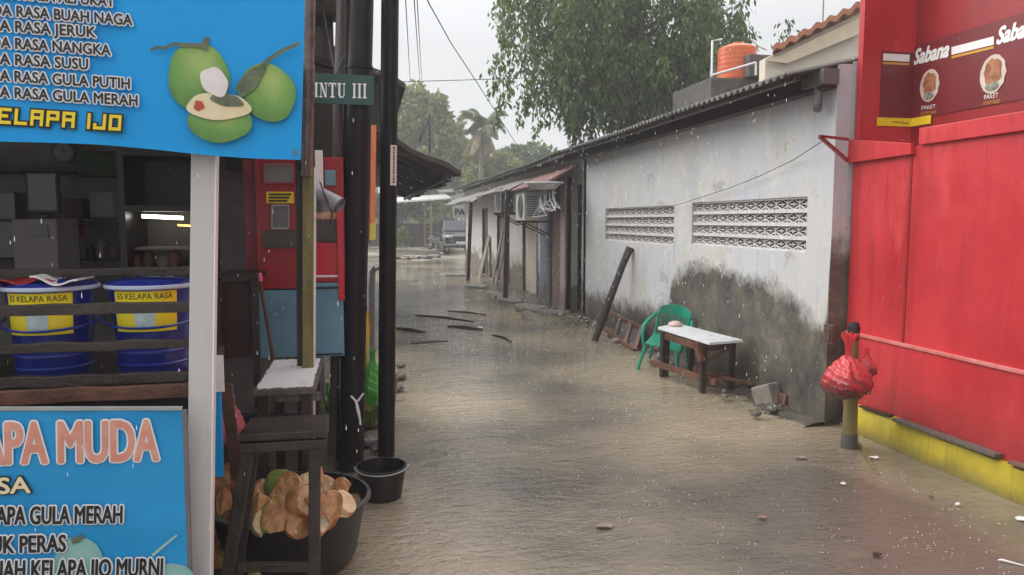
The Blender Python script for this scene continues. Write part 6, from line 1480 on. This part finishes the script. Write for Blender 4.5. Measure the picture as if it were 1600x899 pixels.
prof += [(r_*.93,h*1.02),(r_*.7,h*1.09),(r_*.3,h*1.13),(0,h*1.13)]
mb = MB(); mb.lathe(prof, 40, tb_+Vector((0,0,-.2))); mb.build('shell', M_tank, tk, smooth=True)
mb = MB(); mb.lathe([(0,h*1.12),(r_*.28,h*1.12),(r_*.28,h*1.19),(0,h*1.2)], 24, tb_+Vector((0,0,-.2))); mb.build('lid', M_tank, tk, smooth=True)
mb = MB(); P_ = lambda px, py, dd=DT-.4: atD(px, py, dd)
mb.tube([P_(1128,62),P_(1113,64),P_(1112,120)], .022, 8); mb.tube([P_(1112,118),P_(1140,110),P_(1181,98)], .022, 8); mb.tube([P_(1181,98),P_(1181,118)], .022, 8); mb.tube([P_(1175,62),P_(1185,72),P_(1198,78)], .02, 8); mb.build('pipework', M_foam, tk, smooth=True)
DR = 13.0
nh = thing('house', 'cream house with a terracotta tiled roof rising behind the grey house', 'house', tuple(atD(1280,90,DR)))
e0, e1 = atD(1196,86,DR), atD(1345,10,DR)
dv = Vector((.9,1.6,.1))
mb = MB(); mb.slab(lambda u, v: e0.lerp(e1,u) + dv*v + Vector((0,0,.03*math.sin(u*46) - .0)) + Vector((0,-.25,0)), 120, 6, (0,0,.10)); mb.build('roof', M_tile, nh)
w0, w1 = atD(1196,92,DR), atD(1345,20,DR)
w0b, w1b = atD(1196,150,DR), atD(1345,150,DR)
mb = MB(); mb.prism([w0,w1,Vector((w1.x,w1.y,0)),Vector((w0.x,w0.y,0))], (0,.2,0)); mb.build('gable_wall', M_creamw, nh)
mb = MB(); mb.prism([atD(1198,96,DR-.06),atD(1345,27,DR-.06),atD(1345,52,DR-.06),atD(1228,100,DR-.06)], (0,-.05,0)); mb.build('barge_board', mat('warm_cream', (.62,.50,.36), .5, var=.12), nh)
mb = MB(); mb.tube([e0.lerp(e1,.6)+Vector((0,0,.05)), e0.lerp(e1,.6)+Vector((0,0,.5))], .012, 6); mb.build('aerial', M_steel, nh)

# ---- big drooping tree
TREE_C = atD(985, 60, 19)
bt = thing('mast_tree', 'huge dark drooping tree towering behind the grey house', 'tree', (TREE_C.x, TREE_C.y+.5, 0))
tx, ty = TREE_C.x+.22, TREE_C.y+.5
mb = MB(); mb.tube([(tx,ty,0),(tx+.1,ty,2.5),(tx-.15,ty+.1,5),(tx+.1,ty,7.6),(tx,ty,9.0)], [.34,.28,.24,.17,.06], 12)
rr = random.Random(12); tips = []
for k in range(26):
    z = 4.6 + (k%17)*.25; a = k*2.4 + rr.uniform(-.3,.3); l = (2.95 + rr.uniform(-.5,.6)) * (1 if z < 8.5 else .75)
    pts = [(tx,ty,z)]
    for s_ in (.35,.7,1.): pts.append((tx+math.cos(a)*l*s_, ty+math.sin(a)*l*.8*s_, z + .9*math.sin(s_*2.2)*1.1 - .2*s_))
    mb.tube(pts, [.09,.06,.04,.015], 6)
    for s_ in np.linspace(.18,1.05,9):
        tips.append((tx+math.cos(a)*l*s_, ty+math.sin(a)*l*.8*s_, z + 1.0*math.sin(min(s_,1)*2.2)-.2*s_, l*s_))
mb.build('trunk', M_bark, bt, smooth=True)
V_c = []; D_c = []; tw_ = MB()
top_px = lambda px, py: atD(px, py, 19)
rn = np.random.default_rng(5)
for (x, y, z, rad) in tips:
    for j in range(2):
        sx, sy, sz = x+rn.normal()*.30, y+rn.normal()*.4, z+rn.normal()*.25
        # how far the strand hangs: crown's lower outline, ragged
        L_ = rn.uniform(.8, 2.3)
        if rn.random() < .22: continue
        low = 3.5 + .5*math.sin(sx*2.9) + rn.uniform(0,1.3) + max(0, (rad-2.6))*.3
        n_ = int(L_/.055); drift = rn.normal(size=2)*.06
        ax, ay = sx, sy
        for i in range(n_):
            zz = sz - i*.055
            if zz < low: break
            ax += drift[0]*.12; ay += drift[1]*.12
            w = .13*math.sin(math.pi*min(1, (i+3)/n_))+.03
            for q_ in range(4 if (i//6) % 3 else 5):
                V_c.append((ax+rn.normal()*w, ay+rn.normal()*w, zz+rn.normal()*.03)); D_c.append((rn.normal()*.55, rn.normal()*.55, -1.0))
print('leaves', len(V_c))
V_, F_ = leaf_quads(np.array(V_c), .165, rn, .3, .40, np.array(D_c)); leaf_object('crown', M_leafdark, V_, F_, bt)
def clump_tree(name, label, px, ybot_px, D_, clumps, leafsize, n, m, trunk_r=.2, base=None, sub=None):
    b = atD(base or px, 345, D_); t = thing(name, label, 'tree', (b.x, b.y, 0), 'trees at the far end of the alley')
    mb = MB(); zc = np.mean([atD(c[0],c[1],D_).z for c in clumps]); mb.tube([(b.x,b.y,0),(b.x+.1,b.y,zc*.5),(b.x,b.y,zc)], [trunk_r,trunk_r*.8,trunk_r*.5], 9)
    C = []
    for (cx, cy, rx, ry) in clumps:
        c = atD(cx, cy, D_); c.y += random.uniform(-.8,.8)*rx/F*D_*.6; r = (rx/F*D_, rx/F*D_*.8, ry/F*D_); mb.tube([(b.x,b.y,zc*.6), tuple(c)], [trunk_r*.4,.03], 6)
        k = int(n*rx*ry/sum(q_[2]*q_[3] for q_ in clumps)); k = max(k, 10); sub_ = max(3, k//28)
        cen = blob_points(sub_, c, r, shell=.3); per = k//sub_
        for cc in cen: C.append(blob_points(per, cc, np.array(r)*.30, shell=.1))
    mb.build('trunk', M_bark, t, smooth=True); P = np.concatenate(C); V, Fc = leaf_quads(P, leafsize, RNG, .3, .6); leaf_object('crown', m, V, Fc, t); return t
clump_tree('broadleaf_tree', 'spreading yellow green tree rising behind the thatched roof', 655, 300, 50, [(640,160,34,28),(668,180,38,30),(700,200,26,20),(640,205,36,34),(682,232,44,30),(615,150,26,20),(715,235,26,22),(618,190,30,30)], .46, 9000, M_leafyel, base=596)
clump_tree('broadleaf_tree', 'darker round tree between the thatched roof and the palm', 705, 300, 56, [(700,255,36,28),(725,245,26,26),(690,282,40,24),(735,275,24,24)], .46, 5000, M_leafmid, .18)
clump_tree('broadleaf_tree', 'yellowish bushy tree at the foot of the coconut palm', 765, 300, 48, [(760,272,30,26),(785,258,26,20),(745,285,30,24),(800,275,26,22)], .36, 5000, M_leafyel, .16)
clump_tree('broadleaf_tree', 'pale green tree just left of the hanging branches', 835, 300, 55, [(832,248,30,22),(812,240,20,14),(855,258,28,22),(820,268,34,22)], .42, 4500, M_leafmid, .2)
clump_tree('broadleaf_tree', 'distant greyish tree seen right of the palm trunk', 795, 300, 66, [(795,246,16,14),(788,262,24,16),(805,262,20,16)], .5, 3000, M_leafdark, .2)
clump_tree('broadleaf_tree', 'low green tree behind the whitewashed boundary wall', 625, 340, 54, [(615,325,34,22),(640,318,26,18),(660,322,24,18),(600,318,30,22)], .4, 4500, M_leafmid, .16)
clump_tree('bush', 'round green bush in front of the whitewashed boundary wall', 627, 365, 44, [(628,370,11,14),(620,376,9,9)], .16, 1500, M_leafmid, .03)
clump_tree('broadleaf_tree', 'leafy tree behind the shelter beside the lettered board', 690, 335, 62, [(685,325,26,24),(712,300,30,20),(735,290,30,24),(670,345,22,20)], .42, 4500, M_leafyel, .16)
# distant wood as one mass
P = []; rn = np.random.default_rng(3)
for k in range(150):
    x = -75+k*1.25; h = 7.5+2.2*math.sin(k*.37)+1.2*math.sin(k*1.1); P.append(blob_points(150, (x, 92+3*math.sin(k*1.7), h*.5), (2.6,2.2,h*.55), rn, .4))
P = np.concatenate(P); V, Fc = leaf_quads(P, .95, rn, .2, .7)
me = bpy.data.meshes.new('distant_wood'); me.from_pydata(V, [], Fc); me.materials.append(M_leafmid); o = bpy.data.objects.new('distant_wood', me); COL.objects.link(o); tag(o, 'hazy mass of distant trees closing the end of the alley', 'trees', kind='stuff')
# coconut palm
pb = atD(751, 345, 46); pc_ = atD(756, 200, 46)
pm = thing('coconut_palm', 'slender coconut palm standing against the sky beyond the houses', 'palm', (pb.x, pb.y, 0))
mb = MB(); mb.tube([(pb.x,pb.y,0),(pb.x-.05,pb.y,3),(pb.x+.05,pb.y,5.4),tuple(pc_)], [.22,.16,.14,.13], 10); mb.build('trunk', M_palmb, pm, smooth=True)
rr = random.Random(6); live = ([],[]); dry = ([],[])
def frond(az, el, Lf, droop, dst):
    V, Fc = dst; prev = None; base = np.array(pc_); d = np.array([math.cos(az)*math.cos(el), math.sin(az)*math.cos(el), math.sin(el)]); p = base.copy(); n = 26; st_ = Lf/n; spine = [p.copy()]; dirs = []
    for i in range(n): d = d + np.array([0,0,-droop/n*(1+i/n)]); d /= np.linalg.norm(d); p = p + d*st_; spine.append(p.copy()); dirs.append(d.copy())
    for i in range(2, n):
        d = dirs[i]; sd = np.cross(d, [0,0,1.]); sd /= max(1e-6, np.linalg.norm(sd)); ll = Lf*.24*math.sin(math.pi*(i/n)*.85+.35)
        for s_ in (-1,1):
            for h_ in (0,.5):
                q_ = spine[i]+d*st_*h_; tip = q_ + sd*s_*ll*.75 + d*ll*.45 + np.array([0,0,-ll*(.45+rr.uniform(0,.3))]); k = len(V); wv = d*.035; mid = (q_+tip)/2 + np.array([0,0,.04])
                V += [q_-wv, q_+wv, mid+wv*1.3, tip, mid-wv*1.3]; Fc += [(k,k+1,k+2,k+3,k+4)]
    for i in range(n-1):
        k = len(V); a, b = spine[i], spine[i+1]; V += [a+[0,0,.03], b+[0,0,.03], b-[0,0,.02], a-[0,0,.02]]; Fc.append((k,k+1,k+2,k+3))
for k in range(15): frond(k*2.4+rr.uniform(-.2,.2), rr.uniform(.35,1.45), rr.uniform(1.7,2.4), rr.uniform(1.2,2.4), live)
for k in range(7): frond(k*.9+.3, rr.uniform(-.9,-.3), rr.uniform(1.8,2.4), 1.2, dry)
leaf_object('fronds', M_leafpalm, live[0], live[1], pm); leaf_object('dry_fronds', M_leafpalmd, dry[0], dry[1], pm)

# ---- overhead cables
def cable(pts, r, label):
    P = []
    for (p, q_) in zip(pts[:-1], pts[1:]):
        for k in range(9): P.append(p.lerp(q_, k/9) + Vector((0,0,-.0)))
    P.append(pts[-1]); mb = MB(); mb.tube(P, r, 5); tag(mb.build('overhead_cable', M_wire, loc=tuple(pts[0])), label, 'cable', 'overhead cables')
cable([atD(632,-30,9), atD(641,130,24)], .008, 'leftmost of the steep overhead cables right of the slim pole')
cable([atD(645,-30,9), atD(656,125,24)], .008, 'middle steep overhead cable right of the slim pole')
cable([atD(650,-30,8.6), atD(659,125,24)], .007, 'right one of the close pair of steep overhead cables')
cable([atD(655,-30,12), atD(670,5,13), atD(705,68,16), atD(742,124,19), atD(800,215,26), atD(840,275,34)], .011, 'single cable slanting down across the sky towards the palm')
cable([atD(620,128,30), atD(700,126,30), atD(865,121,30), atD(1000,116,30)], .016, 'nearly level cable crossing the sky behind the hanging branches')
cable([onY(500,-20,5.5), onY(512,60,5.5), onY(519,100,5.3), onY(528,118,5.2)], .008, 'black cable dropping beside the thin wooden pole')
cable([onY(551,12,5.2), onY(557,35,5.2), onY(548,62,5.1), onY(536,92,5.1), onY(524,118,5.0)], .007, 'looped cable at the top of the thin wooden pole')

# ================================================================== RAIN
rn = np.random.default_rng(17)
def drops(name, P, r, L_, label):
    V = []; Fc = []
    for p, ri, li in zip(P, r, L_):
        k = len(V); 
        V += [(p[0],p[1],p[2]+li)] + [(p[0]+ri*math.cos(a), p[1]+ri*math.sin(a), p[2]) for a in (0,1.571,3.142,4.712)] + [(p[0],p[1],p[2]-ri*1.5)]
        Fc += [(k,k+1+i,k+1+(i+1)%4) for i in range(4)] + [(k+5,k+1+(i+1)%4,k+1+i) for i in range(4)]
    me = bpy.data.meshes.new(name); me.from_pydata(V, [], Fc); me.materials.append(M_drop); me.polygons.foreach_set('use_smooth', [True]*len(Fc)); o = bpy.data.objects.new(name, me); COL.objects.link(o); tag(o, label, 'rain', kind='stuff')
# drops falling from eaves and through the air
P = []; rl = []; ll = []
for k in range(260):
    y = rn.uniform(YR0-.3, YG1); P.append((XE-.01+rn.normal()*.01, y, rn.uniform(.1, 2.8))); rl.append(.0035); ll.append(rn.uniform(.012,.035))
for k in range(120):
    x = rn.uniform(-1.6, .0); P.append((x, rn.choice([2.5, 3.0, 4.2]), rn.uniform(.6, 2.1))); rl.append(.0018); ll.append(rn.uniform(.008,.02))
for k in range(500):
    y = rn.uniform(3,16); P.append((rn.uniform(.2,3.4), y, rn.uniform(.05,4))); rl.append(.0014*y/4); ll.append(rn.uniform(.008,.016)*y/4)
drops('falling_rain', P, rl, ll, 'rain drops falling over the alley and from the corrugated eave')
# splash crowns on the water
V = []; Fc = []
def speck(c, r):
    k = len(V); V.extend([(c[0],c[1],c[2]+r*1.3)] + [(c[0]+r*math.cos(a),c[1]+r*math.sin(a),c[2]) for a in (0,2.09,4.19)]); Fc.extend([(k,k+1,k+2),(k,k+2,k+3),(k,k+3,k+1)])
for k in range(1700):
    y = 2.6 + 12*rn.random()**1.15; x = rn.uniform(.25,3.5); s_ = rn.uniform(.5,1.2)
    for j in range(int(rn.integers(1,4))): a = rn.uniform(0,6.28); speck((x+math.cos(a)*.024*s_, y+math.sin(a)*.012*s_, .003+rn.random()*.014*s_), .0032*s_*(.7+y/14))
me = bpy.data.meshes.new('rain_splashes'); me.from_pydata(V, [], Fc); me.materials.append(M_drop); o = bpy.data.objects.new('rain_splashes', me); COL.objects.link(o); tag(o, 'tiny splashes where rain hits the flooded alley', 'splashes', kind='stuff')

# ================================================================== HAZE (rain mist)
mb = MB(); mb.box((-151,-21,-1.2),(151,241,16)); hz = mb.build('haze', bpy.data.materials.new('rain_haze'))
hm = hz.data.materials[0]; hm.use_nodes = True; hn = hm.node_tree; hn.nodes.clear()
pv = hn.nodes.new('ShaderNodeVolumePrincipled'); pv.inputs['Density'].default_value = .0032; pv.inputs['Color'].default_value = (.93,.95,.97,1); pv.inputs['Anisotropy'].default_value = .1
ho = hn.nodes.new('ShaderNodeOutputMaterial'); hn.links.new(pv.outputs[0], ho.inputs['Volume']); tag(hz, 'thin rain mist filling the alley air', 'haze', kind='stuff')
